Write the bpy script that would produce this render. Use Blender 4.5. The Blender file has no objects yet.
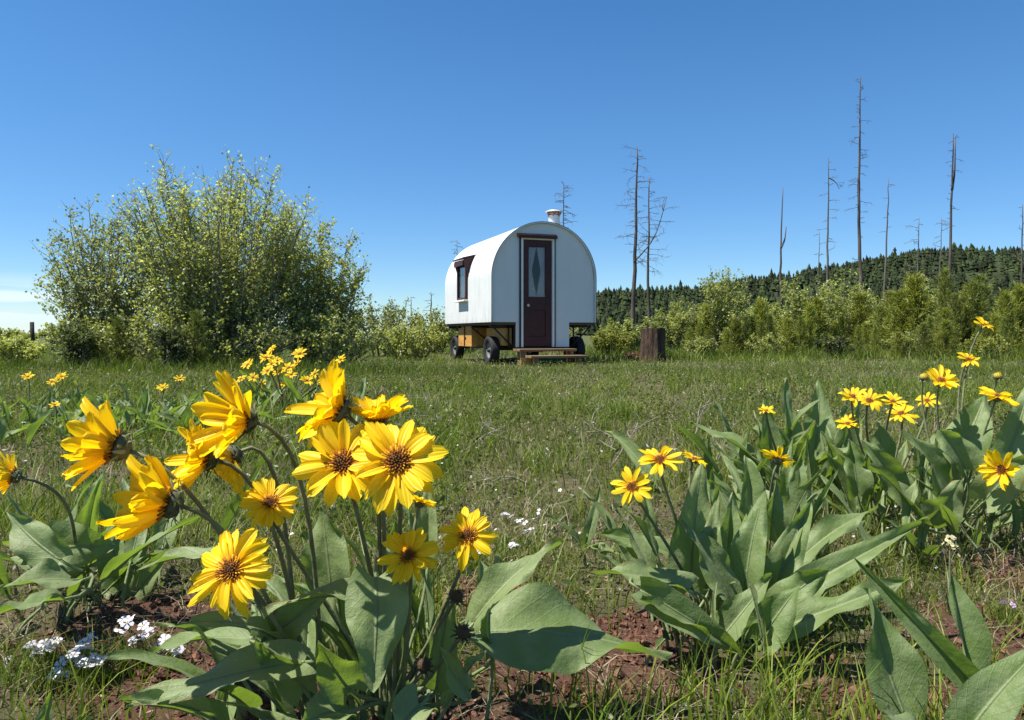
import bpy, math, random
import numpy as np
from mathutils import Vector, noise

R = math.radians
rng = np.random.default_rng(11)
rnd = random.Random(5)
sc = bpy.context.scene
COL = sc.collection
F, CX, HY, H = 740.0, 512.0, 333.0, 0.55      # focal length in px, principal column, horizon row, eye height

def at(px, py, Y): return np.array([(px-CX)/F*Y, Y, H+(HY-py)/F*Y])
def nz(v):
    v = np.asarray(v, float); l = np.linalg.norm(v); return v/l if l > 1e-9 else v

# ------------------------------------------------------------------ terrain
def g(x, y):
    d = math.hypot(x, y)
    a = min(1.0, d/3.0)
    z = 0.022*noise.noise((x*1.7, y*1.7, 0.3)) + 0.010*noise.noise((x*5, y*5, 4.0))
    z += a*0.05*noise.noise((x*.35, y*.35, 9.0)) + min(d/40, 1)*.10*noise.noise((x*.07, y*.07, 2.0))
    z -= .065*math.exp(-((x-.4)**2+(y-14.6)**2)/9)
    return z
SOIL = [(-.68, 1.38, .22, .24), (.14, 1.22, .26, .16), (.20, 1.36, .2, .12), (.95, 1.32, .26, .26), (-.05, 1.55, .12, .12),
        (-.45, 1.15, .3, .14), (.62, 1.1, .3, .1), (-.12, 2.0, .16, .16), (1.2, 1.75, .2, .2), (-.25, 1.0, .35, .15)]
def soil(x, y):
    m = 0
    for (a, b, rx, ry) in SOIL:
        q = ((x-a)/(rx*.82))**2 + ((y-b)/(ry*.82))**2
        if q < 4: m = max(m, 1-q*.62)
    m += .35*noise.noise((x*6, y*6, 1)) + .25*noise.noise((x*2, y*2, 7)) - .02
    return max(0, min(1, m))

# ------------------------------------------------------------------ mesh builder
class MB:
    def __init__(s): s.v, s.f, s.uv, s.c, s.n = [], [], [], [], 0
    def add(s, v, faces, uv=None, col=None):
        v = np.asarray(v, float).reshape(-1, 3); k = len(v)
        s.v.append(v)
        for f in (faces if isinstance(faces, list) else [faces]):
            s.f.append(np.asarray(f, np.int64)+s.n)
        s.uv.append(np.zeros((k, 2)) + (.5, .5) if uv is None else np.asarray(uv, float))
        c = np.ones((k, 3)) if col is None else np.broadcast_to(np.asarray(col, float), (k, 3))
        s.c.append(c); s.n += k
    def tube(s, pts, rad, sides=6, col=None, cap=True, uv=None):
        pts = np.asarray(pts, float); n = len(pts)
        rad = np.broadcast_to(np.asarray(rad, float), (n,))
        t = np.gradient(pts, axis=0); t /= np.maximum(np.linalg.norm(t, axis=1, keepdims=True), 1e-9)
        ref = np.array([0, 0, 1.]) if abs(t[0][2]) < .8 else np.array([1., 0, 0])
        a = np.cross(t, ref); a /= np.maximum(np.linalg.norm(a, axis=1, keepdims=True), 1e-9)
        b = np.cross(t, a)
        th = np.arange(sides)*2*math.pi/sides
        v = pts[:, None] + rad[:, None, None]*(np.cos(th)[None, :, None]*a[:, None] + np.sin(th)[None, :, None]*b[:, None])
        i = np.arange(n-1)[:, None]*sides; j = np.arange(sides)[None]; j2 = (j+1) % sides
        q = np.stack([i+j, i+j2, i+sides+j2, i+sides+j], -1).reshape(-1, 4)
        fs = [q]
        if cap and sides > 2:
            fs += [np.arange(sides)[::-1][None], ((n-1)*sides+np.arange(sides))[None]]
        s.add(v.reshape(-1, 3), fs, col=col, uv=None if uv is None else np.broadcast_to(uv, (n*sides, 2)))
    def box(s, x0, x1, y0, y1, z0, z1, M=None, col=None):
        v = np.array([[x, y, z] for x in (x0, x1) for y in (y0, y1) for z in (z0, z1)])
        if M is not None: v = v @ np.array(M).T
        s.add(v, np.array([[0, 1, 3, 2], [4, 6, 7, 5], [0, 4, 5, 1], [2, 3, 7, 6], [0, 2, 6, 4], [1, 5, 7, 3]]), col=col)
    def lathe(s, prof, c=(0, 0, 0), ax='z', sides=24, col=None):
        th = np.arange(sides)*2*math.pi/sides; prof = np.asarray(prof, float); n = len(prof)
        r, h = prof[:, 0][:, None], np.broadcast_to(prof[:, 1][:, None], (n, sides))
        A, B = r*np.cos(th), r*np.sin(th)
        v = np.stack([A, B, h] if ax == 'z' else [h, A, B], -1) + np.array(c)
        i = np.arange(n-1)[:, None]*sides; j = np.arange(sides)[None]; j2 = (j+1) % sides
        s.add(v.reshape(-1, 3), [np.stack([i+j, i+j2, i+sides+j2, i+sides+j], -1).reshape(-1, 4)], col=col)
    def build(s, name, mat, parent=None, o=(0, 0, 0), smooth=True):
        v = np.concatenate(s.v) - np.asarray(o, float)
        me = bpy.data.meshes.new(name)
        me.vertices.add(len(v)); me.vertices.foreach_set('co', v.ravel())
        lp = np.concatenate([f.ravel() for f in s.f])
        tot = np.concatenate([np.full(len(f), f.shape[1]) for f in s.f])
        me.loops.add(len(lp)); me.loops.foreach_set('vertex_index', lp.astype(np.int32))
        me.polygons.add(len(tot))
        st = np.concatenate([[0], np.cumsum(tot)[:-1]])
        me.polygons.foreach_set('loop_start', st.astype(np.int32))
        me.polygons.foreach_set('loop_total', tot.astype(np.int32))
        me.polygons.foreach_set('use_smooth', np.full(len(tot), smooth))
        uv = me.uv_layers.new(name='UVMap'); uv.data.foreach_set('uv', np.concatenate(s.uv)[lp].ravel())
        ca = me.color_attributes.new('Col', 'FLOAT_COLOR', 'POINT')
        c = np.concatenate(s.c); ca.data.foreach_set('color', np.concatenate([c, np.ones((len(c), 1))], 1).ravel())
        me.update(calc_edges=True); me.validate()
        me.materials.append(mat)
        ob = bpy.data.objects.new(name, me); COL.objects.link(ob)
        if parent is not None: ob.parent = parent
        return ob

def tag(o, label=None, cat=None, group=None, kind=None):
    if label: o['label'] = label
    if cat: o['category'] = cat
    if group: o['group'] = group
    if kind: o['kind'] = kind
    return o
def empty(name, loc, rz=0):
    o = bpy.data.objects.new(name, None); COL.objects.link(o)
    o.location = tuple(loc); o.rotation_euler = (0, 0, rz); o.empty_display_size = .1
    return o
def copy_tree(o, parent=None):
    c = o.copy(); COL.objects.link(c); c.parent = parent
    for ch in o.children: copy_tree(ch, c)
    return c
def bev(o, w=.006):
    m = o.modifiers.new('edge', 'BEVEL'); m.width = w; m.segments = 2; m.limit_method = 'ANGLE'
    return o
def bez(p0, p1, p2, p3, n):
    t = np.linspace(0, 1, n)[:, None]
    p0, p1, p2, p3 = map(np.asarray, (p0, p1, p2, p3))
    return (1-t)**3*p0 + 3*(1-t)**2*t*p1 + 3*(1-t)*t*t*p2 + t**3*p3

# ------------------------------------------------------------------ materials
class NT:
    def __init__(s, name):
        s.m = bpy.data.materials.new(name); s.m.use_nodes = True
        s.t = s.m.node_tree; s.t.nodes.clear()
        s.out = s.n('ShaderNodeOutputMaterial')
    def n(s, typ, **kw):
        nd = s.t.nodes.new(typ)
        for k, v in kw.items():
            if k in nd.inputs.keys(): s.set(nd.inputs[k], v)
            else: setattr(nd, k, v)
        return nd
    def set(s, inp, v):
        if isinstance(v, bpy.types.NodeSocket): s.t.links.new(v, inp)
        else:
            if hasattr(inp.default_value, '__len__') and len(inp.default_value) == 4 and len(v) == 3: v = (*v, 1)
            inp.default_value = v
    def math(s, op, a, b=0.0, clamp=False):
        nd = s.n('ShaderNodeMath', operation=op, use_clamp=clamp); s.set(nd.inputs[0], a); s.set(nd.inputs[1], b); return nd.outputs[0]
    def mix(s, fac, a, b, typ='MIX'):
        nd = s.n('ShaderNodeMix', data_type='RGBA', blend_type=typ)
        s.set(nd.inputs[0], fac); s.set(nd.inputs[6], a); s.set(nd.inputs[7], b); return nd.outputs[2]
    def ramp(s, f, a, b):
        nd = s.n('ShaderNodeMapRange', clamp=True); s.set(nd.inputs[0], f); nd.inputs[1].default_value = a; nd.inputs[2].default_value = b
        return nd.outputs[0]
    def noise(s, scale, detail=4, vec=None, rough=.5, stretch=None):
        if vec is None: vec = s.n('ShaderNodeTexCoord').outputs['Object']
        if stretch: 
            mp = s.n('ShaderNodeMapping'); s.set(mp.inputs[0], vec); mp.inputs['Scale'].default_value = stretch; vec = mp.outputs[0]
        nd = s.n('ShaderNodeTexNoise', Scale=scale, Detail=detail, Roughness=rough); s.set(nd.inputs['Vector'], vec)
        return nd.outputs['Fac']
    def bump(s, h, strength=.3, dist=.01):
        nd = s.n('ShaderNodeBump', Strength=strength, Distance=dist); s.set(nd.inputs['Height'], h); return nd.outputs[0]
    def bsdf(s, col, rough=.6, spec=.4, normal=None, metallic=0, sheen=0):
        b = s.n('ShaderNodeBsdfPrincipled')
        s.set(b.inputs['Base Color'], col); s.set(b.inputs['Roughness'], rough); s.set(b.inputs['Specular IOR Level'], spec)
        s.set(b.inputs['Metallic'], metallic)
        if sheen: b.inputs['Sheen Weight'].default_value = sheen; b.inputs['Sheen Roughness'].default_value = .4
        if normal is not None: s.set(b.inputs['Normal'], normal)
        return b.outputs[0]
    def done(s, sh): s.t.links.new(sh, s.out.inputs[0]); return s.m
    def thin(s, sh, tcol, fac, normal=None):
        tr = s.n('ShaderNodeBsdfTranslucent'); s.set(tr.inputs[0], tcol)
        if normal is not None: s.set(tr.inputs['Normal'], normal)
        mx = s.n('ShaderNodeMixShader'); mx.inputs[0].default_value = fac
        s.t.links.new(sh, mx.inputs[1]); s.t.links.new(tr.outputs[0], mx.inputs[2])
        return mx.outputs[0]

def simple(name, col, rough=.6, spec=.4, var=.25, scale=8, bump=0, metallic=0, stretch=None, bscale=None, dist=.01):
    k = NT(name); f = k.noise(scale, 5, stretch=stretch)
    c = k.mix(k.ramp(f, .3, .7), tuple(x*(1-var) for x in col), tuple(min(1, x*(1+var)) for x in col))
    nm = k.bump(k.noise(bscale or scale*3, 5, stretch=stretch), bump, dist) if bump else None
    return k.done(k.bsdf(c, rough, spec, nm, metallic))
def leafy(name, tint=(1, 1, 1), transl=.35, rough=.45, spec=.4, tcol=(1.1, 1.25, .45)):
    """foliage whose own colour comes from the colour attribute"""
    k = NT(name); a = k.n('ShaderNodeVertexColor', layer_name='Col').outputs[0]
    r = k.n('ShaderNodeObjectInfo').outputs['Random']
    c = k.mix(1.0, a, tint, 'MULTIPLY')
    hs = k.n('ShaderNodeHueSaturation'); k.set(hs.inputs['Color'], c)
    k.set(hs.inputs['Value'], k.math('ADD', k.math('MULTIPLY', r, .55), .70)); c = hs.outputs[0]
    return k.done(k.thin(k.bsdf(c, rough, spec), k.mix(1.0, c, tcol, 'MULTIPLY'), transl))

M = {}
M['white'] = simple('white_paint', (.66, .675, .655), .55, .3, .04, 3, .25, stretch=(1, 1, .35), bscale=5, dist=.012)
k = NT('painted_cover'); n1 = k.noise(5, 5, stretch=(.6, 1.2, .35)); n2 = k.noise(16, 5, stretch=(1, 1, .12)); sz_ = k.n('ShaderNodeSeparateXYZ'); k.set(sz_.inputs[0], k.n('ShaderNodeTexCoord').outputs['Object'])
seam = k.ramp(k.math('PINGPONG', k.math('ADD', sz_.outputs[1], .2), .61), .010, .0)
c = k.mix(k.ramp(n1, .3, .7), (.57, .585, .57), (.64, .65, .635)); c = k.mix(k.math('MULTIPLY', k.ramp(n2, .52, .72), .35), c, (.40, .40, .36))
c = k.mix(k.math('MULTIPLY', k.ramp(k.math('ADD', k.math('MULTIPLY', k.math('SUBTRACT', sz_.outputs[2], .75), -2.5), n2), .35, .75), .45), c, (.36, .32, .25))
M['cover'] = k.done(k.bsdf(c, .55, .35, k.bump(k.math('SUBTRACT', k.noise(3.2, 4, stretch=(.5, 1.6, .45)), k.math('MULTIPLY', seam, .25)), .55, .035)))
M['white_trim'] = simple('white_trim', (.75, .74, .70), .5, .3, .05, 6)
M['maroon'] = simple('maroon_paint', (.052, .0125, .0125), .5, .35, .2, 6, .1)
M['maroon_sun'] = M['maroon']
M['black'] = simple('black_steel', (.018, .018, .02), .5, .4, .3, 10, .1)
M['tyre'] = simple('tyre_rubber', (.022, .022, .023), .8, .3, .3, 12, .2)
M['rim'] = simple('wheel_rim', (.16, .155, .15), .5, .4, .25, 12)
M['galv'] = simple('galvanised', (.62, .63, .62), .45, .5, .1, 20, metallic=.35)
M['rust'] = simple('rusty_cap', (.28, .13, .08), .7, .3, .4, 20)
M['interior'] = simple('interior_board', (.10, .075, .05), .8, .2, .1, 5)
k = NT('honey_boards')
w = k.n('ShaderNodeTexWave', Scale=6.0, Distortion=6.0, Detail=3.0); 
mp = k.n('ShaderNodeMapping'); k.set(mp.inputs[0], k.n('ShaderNodeTexCoord').outputs['Object']); mp.inputs['Scale'].default_value = (.4, .4, 4)
k.set(w.inputs['Vector'], mp.outputs[0])
kn = k.ramp(k.noise(4, 2), .62, .74)
c = k.mix(w.outputs['Fac'], (.50, .25, .06), (.62, .34, .10)); c = k.mix(kn, c, (.22, .09, .025))
M['wood'] = k.done(k.bsdf(c, .55, .35))
M['old_wood'] = simple('weathered_plank', (.17, .125, .085), .8, .2, .35, 6, .3, stretch=(.3, 3, 3))
M['step_wood'] = simple('step_plank', (.20, .13, .068), .8, .25, .3, 6, .3, stretch=(.3, 3, 3))
k = NT('window_glass')
gl = k.n('ShaderNodeBsdfGlossy', Roughness=.02); tr = k.n('ShaderNodeBsdfTransparent'); tr.inputs[0].default_value = (.86, .9, .9, 1)
fr = k.n('ShaderNodeFresnel', IOR=1.5); mx = k.n('ShaderNodeMixShader'); k.set(mx.inputs[0], k.math('MULTIPLY', fr.outputs[0], .8))
k.t.links.new(tr.outputs[0], mx.inputs[1]); k.t.links.new(gl.outputs[0], mx.inputs[2]); M['glass'] = k.done(mx.outputs[0])
M['curtain'] = simple('lace_curtain', (.70, .58, .60), .9, .1, .2, 40)
M['stump'] = simple('burnt_bark', (.070, .046, .033), .9, .15, .6, 14, .8, stretch=(1, 1, .2), dist=.03)
M['stump_top'] = simple('grey_end_grain', (.17, .14, .11), .9, .15, .3, 20, .4)
M['snag'] = simple('dead_trunk', (.105, .085, .07), .9, .15, .55, 3, .6, stretch=(1, 1, .25), dist=.03)
M['snag_grey'] = simple('grey_dead_trunk', (.13, .115, .10), .9, .15, .4, 3, .6, stretch=(1, 1, .25), dist=.03)
M['twig'] = simple('bleached_twig', (.25, .22, .18), .9, .15, .3, 30)
M['bark'] = simple('grey_green_bark', (.20, .19, .14), .85, .2, .35, 8)
M['pine_bark'] = simple('pine_bark', (.085, .06, .04), .9, .15, .3, 10)
M['post'] = simple('fence_post', (.05, .043, .037), .9, .15, .3, 9, .3)

# soil / ground
k = NT('meadow_ground')
sa = k.n('ShaderNodeAttribute', attribute_name='Col').outputs['Color']
sx = k.n('ShaderNodeSeparateColor'); k.set(sx.inputs[0], sa)
n1, n2, n3 = k.noise(22, 8, rough=.65), k.noise(4, 4), k.noise(95, 4, rough=.7)
red = k.mix(n1, (.048, .026, .018), (.165, .088, .060))
red = k.mix(k.ramp(n3, .58, .72), red, (.25, .16, .115))
lit = k.mix(n3, (.055, .045, .026), (.23, .185, .115))
lit = k.mix(k.ramp(n2, .35, .7), lit, (.060, .070, .022))
f = k.ramp(k.math('ADD', sx.outputs[0], k.math('MULTIPLY', k.math('SUBTRACT', n1, .5), .8)), .25, .5)
far = k.mix(k.noise(.7, 5), (.05, .065, .02), (.10, .105, .042))
c = k.mix(f, lit, red); c = k.mix(sx.outputs[1], c, far)
hgt = k.math('ADD', k.noise(30, 8, rough=.7), k.math('MULTIPLY', n3, .35))
M['ground'] = k.done(k.bsdf(c, .95, .1, k.bump(hgt, .9, .03)))
M['clod'] = simple('soil_clod', (.14, .072, .048), .95, .1, .45, 60, .6)
M['hill'] = simple('hill_floor', (.035, .045, .02), .95, .1, .4, .05)

# broad balsamroot leaf, felted grey green with pale midrib and side veins
k = NT('felted_leaf')
uv = k.n('ShaderNodeUVMap').outputs[0]; sp = k.n('ShaderNodeSeparateXYZ'); k.set(sp.inputs[0], uv)
du = k.math('ABSOLUTE', k.math('SUBTRACT', sp.outputs[0], .5))
mid = k.ramp(du, .035, .012)
wv = k.math('PINGPONG', k.math('ADD', k.math('SUBTRACT', k.math('MULTIPLY', sp.outputs[1], 8.5), k.math('MULTIPLY', du, 5.2)), k.math('MULTIPLY', k.noise(7, 2), .9)), .5)
vein = k.ramp(wv, .07, .0)
oi = k.n('ShaderNodeObjectInfo').outputs['Random']
base = k.mix(oi, (.108, .172, .042), (.215, .275, .105))
base = k.mix(k.ramp(k.noise(26, 4), .35, .75), base, (.23, .285, .13))
base = k.mix(k.ramp(k.noise(9, 3), .66, .78), base, (.16, .165, .06))
vm = k.math('MAXIMUM', k.math('MULTIPLY', mid, .8), k.math('MULTIPLY', vein, .17))
c = k.mix(vm, base, (.27, .33, .15))
spot = k.math('MULTIPLY', k.ramp(k.noise(70, 2), .72, .77), .8)
c = k.mix(spot, c, (.16, .11, .05))
edge = k.math('MULTIPLY', k.ramp(k.math('ADD', k.math('ADD', k.math('MULTIPLY', du, 2.0), k.math('MULTIPLY', k.noise(14, 4), .5)), k.math('MULTIPLY', sp.outputs[1], .25)), 1.30, 1.42), k.ramp(oi, .45, .8))
c = k.mix(edge, c, (.22, .15, .07))
hb = k.math('ADD', k.math('MULTIPLY', vm, .35), k.math('MULTIPLY', k.noise(38, 6, rough=.7), .9))
nm = k.bump(hb, .85, .0045)
tc = k.mix(vm, (.25, .38, .03), (.22, .32, .04))
M['leaf'] = k.done(k.thin(k.bsdf(c, .48, .36, nm, sheen=.10), tc, .36, nm))
# petals
k = NT('yellow_petal')
uv = k.n('ShaderNodeUVMap').outputs[0]; sp = k.n('ShaderNodeSeparateXYZ'); k.set(sp.inputs[0], uv)
stripe = k.math('PINGPONG', k.math('MULTIPLY', sp.outputs[0], 4.0), .5)
c = k.mix(k.ramp(sp.outputs[1], .0, .45), (.86, .45, .004), (.93, .67, .012))
c = k.mix(k.math('MULTIPLY', k.ramp(stripe, .12, .0), .35), c, (.72, .34, .004))
c = k.mix(k.ramp(k.noise(60, 3), .5, .9), c, (.95, .66, .03))
nm = k.bump(stripe, .5, .002)
M['petal'] = k.done(k.thin(k.bsdf(c, .5, .3, nm), (.98, .70, .006), .46, nm))
k = NT('disc_florets'); a = k.n('ShaderNodeVertexColor', layer_name='Col').outputs[0]; M['disc'] = k.done(k.bsdf(a, .7, .2))
M['calyx'] = leafy('woolly_bract', (1, 1, 1), .2, .8, .15)
M['stem'] = simple('hairy_stem', (.155, .165, .085), .75, .25, .35, 30, .2)
M['grass'] = leafy('grass_blade', (1, 1, 1), .35, .5, .35, (1.1, 1.3, .5))
M['dry'] = leafy('dry_grass_blade', (1, 1, 1), .2, .7, .2, (1, 1, .8))
M['aspen'] = leafy('glossy_leaf', (1, 1, 1), .54, .42, .45, (1.2, 1.22, .55))
M['needle'] = leafy('pine_needle', (1, 1, 1), .22, .5, .35, (1.1, 1.15, .5))
M['forest'] = leafy('forest_needles', (1, 1, 1), .05, .8, .15)
M['phlox'] = leafy('white_petal', (1, 1, 1), .3, .6, .2, (1, 1, 1))

# ------------------------------------------------------------------ ground sheet
def spacing(lo, hi, step, far, back=None, ratio=1.16):
    a = list(np.arange(lo, hi, step)); s = step
    while a[-1] < far: s *= ratio; a.append(a[-1]+s)
    s = step; b = back if back is not None else far
    while a[0] > -b: s *= ratio; a.insert(0, a[0]-s)
    return np.array(a)
xs, ys = spacing(-2.4, 2.4, .035, 3500), spacing(.6, 4.2, .032, 4500, 800)
V, C_ = [], []
for y in ys:
    for x in xs:
        V.append((x, y, g(x, y)+(.012*noise.noise((x*17, y*17, 5))*soil(x, y) if abs(x) < 2.5 and y < 4 else 0)))
        d = math.hypot(x, y)
        C_.append((soil(x, y) if d < 5 else .12*max(0, noise.noise((x, y, 2))), min(1, max(0, (d-4)/14)), 0))
nx = len(xs); i = np.arange(len(ys)-1)[:, None]*nx; j = np.arange(nx-1)[None]
b = MB(); b.add(V, np.stack([i+j, i+j+1, i+nx+j+1, i+nx+j], -1).reshape(-1, 4), col=C_)
tag(b.build('ground', M['ground']), 'meadow ground of red soil and dry litter under grass', 'ground', kind='structure')

# ------------------------------------------------------------------ wooded hill far to the right
HX = np.array([-60, -10, 10, 33, 71, 109, 147, 165, 195, 240, 300, 380, 460])
HZ = np.array([-1, 3, 10.5, 13.2, 14.5, 20.5, 27.5, 30, 27.5, 28, 26, 12, -1])
def hill(x, y):
    r = np.interp(x, HX, HZ); t = min(1, max(0, (y-135)/150)); t = t*t*(3-2*t)
    t2 = 1 if y < 300 else max(0, 1-((y-300)/170)**2)
    return -1 + (r+1)*t*t2 + t*1.2*noise.noise((x*.03, y*.03, 0))
hx, hy = np.arange(-60, 465, 7.5), np.arange(130, 480, 7.5)
V = [(x, y, hill(x, y)) for y in hy for x in hx]
nx = len(hx); i = np.arange(len(hy)-1)[:, None]*nx; j = np.arange(nx-1)[None]
b = MB(); b.add(V, np.stack([i+j, i+j+1, i+nx+j+1, i+nx+j], -1).reshape(-1, 4))
tag(b.build('hill', M['hill']), 'low dark wooded hill on the horizon at right', 'hill', kind='structure')
b = MB()
def conifer(b, x, y, z, h, w):
    c0 = np.array([.017, .025, .0085])*rnd.uniform(.45, 1.9)
    if rnd.random() < .12: c0 = np.array([.04, .055, .014])
    L = 4; S = 6
    for l in range(L):
        t = l/L; zb = z+h*(.08+.8*t); zt = zb+h*(.30 if l < L-1 else .2); r = w*(1-t)**.8*rnd.uniform(.8, 1.15)+.12
        th = np.arange(S)*2*math.pi/S+rnd.uniform(0, 1)
        rr = r*np.array([rnd.uniform(.55, 1.25) for _ in range(S)])
        v = np.stack([x+rr*np.cos(th), y+rr*np.sin(th), zb-h*.04*np.array([rnd.uniform(0, 1) for _ in range(S)])], -1)
        v = np.concatenate([v, [[x, y, zt]]])
        jj = np.arange(S); b.add(v, np.stack([jj, (jj+1) % S, np.full(S, S)], -1), col=c0*rnd.uniform(.8, 1.2))
for q in range(6500):
    y = rnd.uniform(150, 318); x = rnd.uniform(-10, 330)
    if x/y > 1.1 or x/y < -.02: continue
    h = rnd.uniform(2.8, 5.6)*(1+.25*noise.noise((x*.04, y*.04, 3)))
    if rnd.random() < .08: h *= 1.3
    conifer(b, x, y, hill(x, y)-.4, h, h*rnd.uniform(.20, .30))
tag(b.build('forest', M['forest'], smooth=False), 'dark conifer forest covering the far hill', 'forest', kind='stuff')

# ------------------------------------------------------------------ grass and litter
HALF = .86
def scatter(n, y0, y1, p=1.0):
    """points spread over the meadow between two depths, wider than the photograph's frame"""
    u = rng.random(n*2); y = np.sqrt(y0*y0+u*(y1*y1-y0*y0)) if p == 1 else y0+(y1-y0)*u
    x = (rng.random(n*2)*2-1)*(HALF*y+.35)
    return x[:n], y[:n]
def blades(b, x, y, z, h, w, lean, col, levels=3, heading=None):
    n = len(x); th = rng.random(n)*2*math.pi if heading is None else heading
    ph = rng.random(n)*2*math.pi
    d = np.stack([np.cos(th), np.sin(th), 0*th], -1); s = np.stack([np.cos(ph), np.sin(ph), 0*ph], -1)
    root = np.stack([x, y, z], -1); up = np.array([0, 0, 1.])
    vs = []
    for l in range(levels):
        t = l/levels
        p = root + up*(h*t*(1-.35*lean*t))[:, None] + d*(h*lean*t*t)[:, None]
        ww = (w*(1-t*.75))[:, None]*.5
        vs += [p-s*ww, p+s*ww]
    vs.append(root + up*(h*(1-.35*lean))[:, None] + d*(h*lean)[:, None])
    K = 2*levels+1; v = np.stack(vs, 1).reshape(-1, 3)
    o = np.arange(n)[:, None]*K
    fs = []
    for l in range(levels-1):
        a = 2*l; fs.append(o+np.array([[a, a+1, a+3, a+2]]))
    a = 2*(levels-1); fs.append(o+np.array([[a, a+1, a+2]]))
    b.add(v, fs, col=np.repeat(col, K, 0))
def green(n, lo=.7, hi=1.3):
    t = rng.random((n, 1)); c = (1-t)*np.array([.060, .108, .011]) + t*np.array([.185, .215, .030])
    return c*(lo+(hi-lo)*rng.random((n, 1)))
def tan(n):
    t = rng.random((n, 1)); return ((1-t)*np.array([.17, .135, .075])+t*np.array([.42, .36, .24]))*(.6+.7*rng.random((n, 1)))
gz = lambda x, y: np.array([g(a, c) for a, c in zip(x, y)])
def keep(x, y, q, tuft):
    k_ = np.array([(rnd.random() > q*soil(a, c)*1.6) and (noise.noise((a*tuft, c*tuft, 11)) > rnd.uniform(-.6, .30)) for a, c in zip(x, y)])
    return x[k_], y[k_]
gb = MB()
for (n, y0, y1, h0, h1, w, lv, q) in ((26000, .75, 2.2, .03, .15, .0028, 3, 1.0), (52000, 2.2, 5.5, .05, .17, .0038, 3, .8),
                                   (80000, 5.5, 12, .06, .19, .006, 2, .2), (100000, 12, 30, .07, .22, .013, 2, 0)):
    x, y = keep(*scatter(n, y0, y1), q, 1.6 if y1 < 6 else .5)
    n = len(x); big = np.array([1+.5*noise.noise((a*.6, c*.6, 21)) for a, c in zip(x, y)])
    patch = np.array([noise.noise((a*.25, c*.25, 31)) for a, c in zip(x, y)])[:, None]
    h = (h0+(h1-h0)*rng.random(n)**1.6)*big
    h = h*(1-.62*np.exp(-((x-.4)**2+(y-13.6)**2)/5))
    c = green(n); c = c*(1+.45*patch) + np.array([.03, .015, .005])*np.clip(patch, 0, 1)
    blades(gb, x, y, gz(x, y)-.004, h, w*(.6+.8*rng.random(n)), .15+.75*rng.random(n), c, lv)
for q in range(420):
    cx, cy = rnd.uniform(1.5, 14), rnd.uniform(14.5, 20)
    if cx/cy > .85: continue
    n = 26; x = cx+rng.normal(0, .16, n); y = cy+rng.normal(0, .16, n); blades(gb, x, y, gz(x, y), rnd.uniform(.2, .42)*(.5+.6*rng.random(n)), np.full(n, .014), .15+.6*rng.random(n), green(n)*rnd.uniform(.7, 1.15), 2)
for q in range(260):
    cx, cy = rnd.uniform(-8.6, -1.2), rnd.uniform(9.2, 10.6); n = 26; x = cx+rng.normal(0, .12, n); y = cy+rng.normal(0, .12, n)
    blades(gb, x, y, gz(x, y), rnd.uniform(.14, .34)*(.5+.6*rng.random(n)), np.full(n, .010), .15+.6*rng.random(n), green(n)*rnd.uniform(.6, 1.1), 2)
# fuller tufts in the near foreground
for q in range(520):
    cx, cy = scatter(1, .85, 7.5); cx, cy = cx[0], cy[0]
    if soil(cx, cy) > .6: continue
    n = rnd.randint(14, 40); r = rnd.uniform(.02, .07)
    x = cx+rng.normal(0, r, n); y = cy+rng.normal(0, r, n)
    blades(gb, x, y, gz(x, y)-.004, rnd.uniform(.09, .23)*(.5+.7*rng.random(n)), (.0026+.0005*cy)*(.7+.7*rng.random(n)), .2+.6*rng.random(n), green(n, .8, 1.5), 4)
# taller tuft band at the lower right edge of the frame
for q in range(46):
    cx, cy = rnd.uniform(.10, .62), rnd.uniform(.86, 1.12)
    n = rnd.randint(10, 22); x = cx+rng.normal(0, .03, n); y = cy+rng.normal(0, .03, n)
    blades(gb, x, y, gz(x, y)-.004, rnd.uniform(.07, .16)*(.5+.7*rng.random(n)), .0035*(.7+.7*rng.random(n)), .15+.5*rng.random(n), green(n, .9, 1.6), 4)
tag(gb.build('grass', M['grass']), 'thin green meadow grass between the flowers and the bushes', 'grass', kind='stuff')
db = MB()
for (n, y0, y1, h, w) in ((26000, .75, 2.4, .07, .0022), (32000, 2.4, 6, .09, .0030), (24000, 6, 14, .12, .006), (16000, 14, 28, .15, .012)):
    x, y = keep(*scatter(n, y0, y1), .12, 1.1); n = len(x)
    blades(db, x, y, gz(x, y)+.001, h*(.3+.9*rng.random(n)), w*(.5+.9*rng.random(n)), .5+1.6*rng.random(n), tan(n), 2)
for q in range(260):
    cx, cy = scatter(1, 1.6, 9); cx, cy = cx[0], cy[0]; n = rnd.randint(10, 40); r = rnd.uniform(.03, .12)
    x = cx+rng.normal(0, r, n); y = cy+rng.normal(0, r, n)
    blades(db, x, y, gz(x, y), rnd.uniform(.06, .2)*(.4+.8*rng.random(n)), np.full(n, .0022+.0004*cy), .3+1.5*rng.random(n), tan(n)*rnd.uniform(.7, 1.2), 3)
tag(db.build('dry_grass', M['dry']), 'bleached dry grass and straw lying through the meadow', 'dry grass', kind='stuff')

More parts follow.
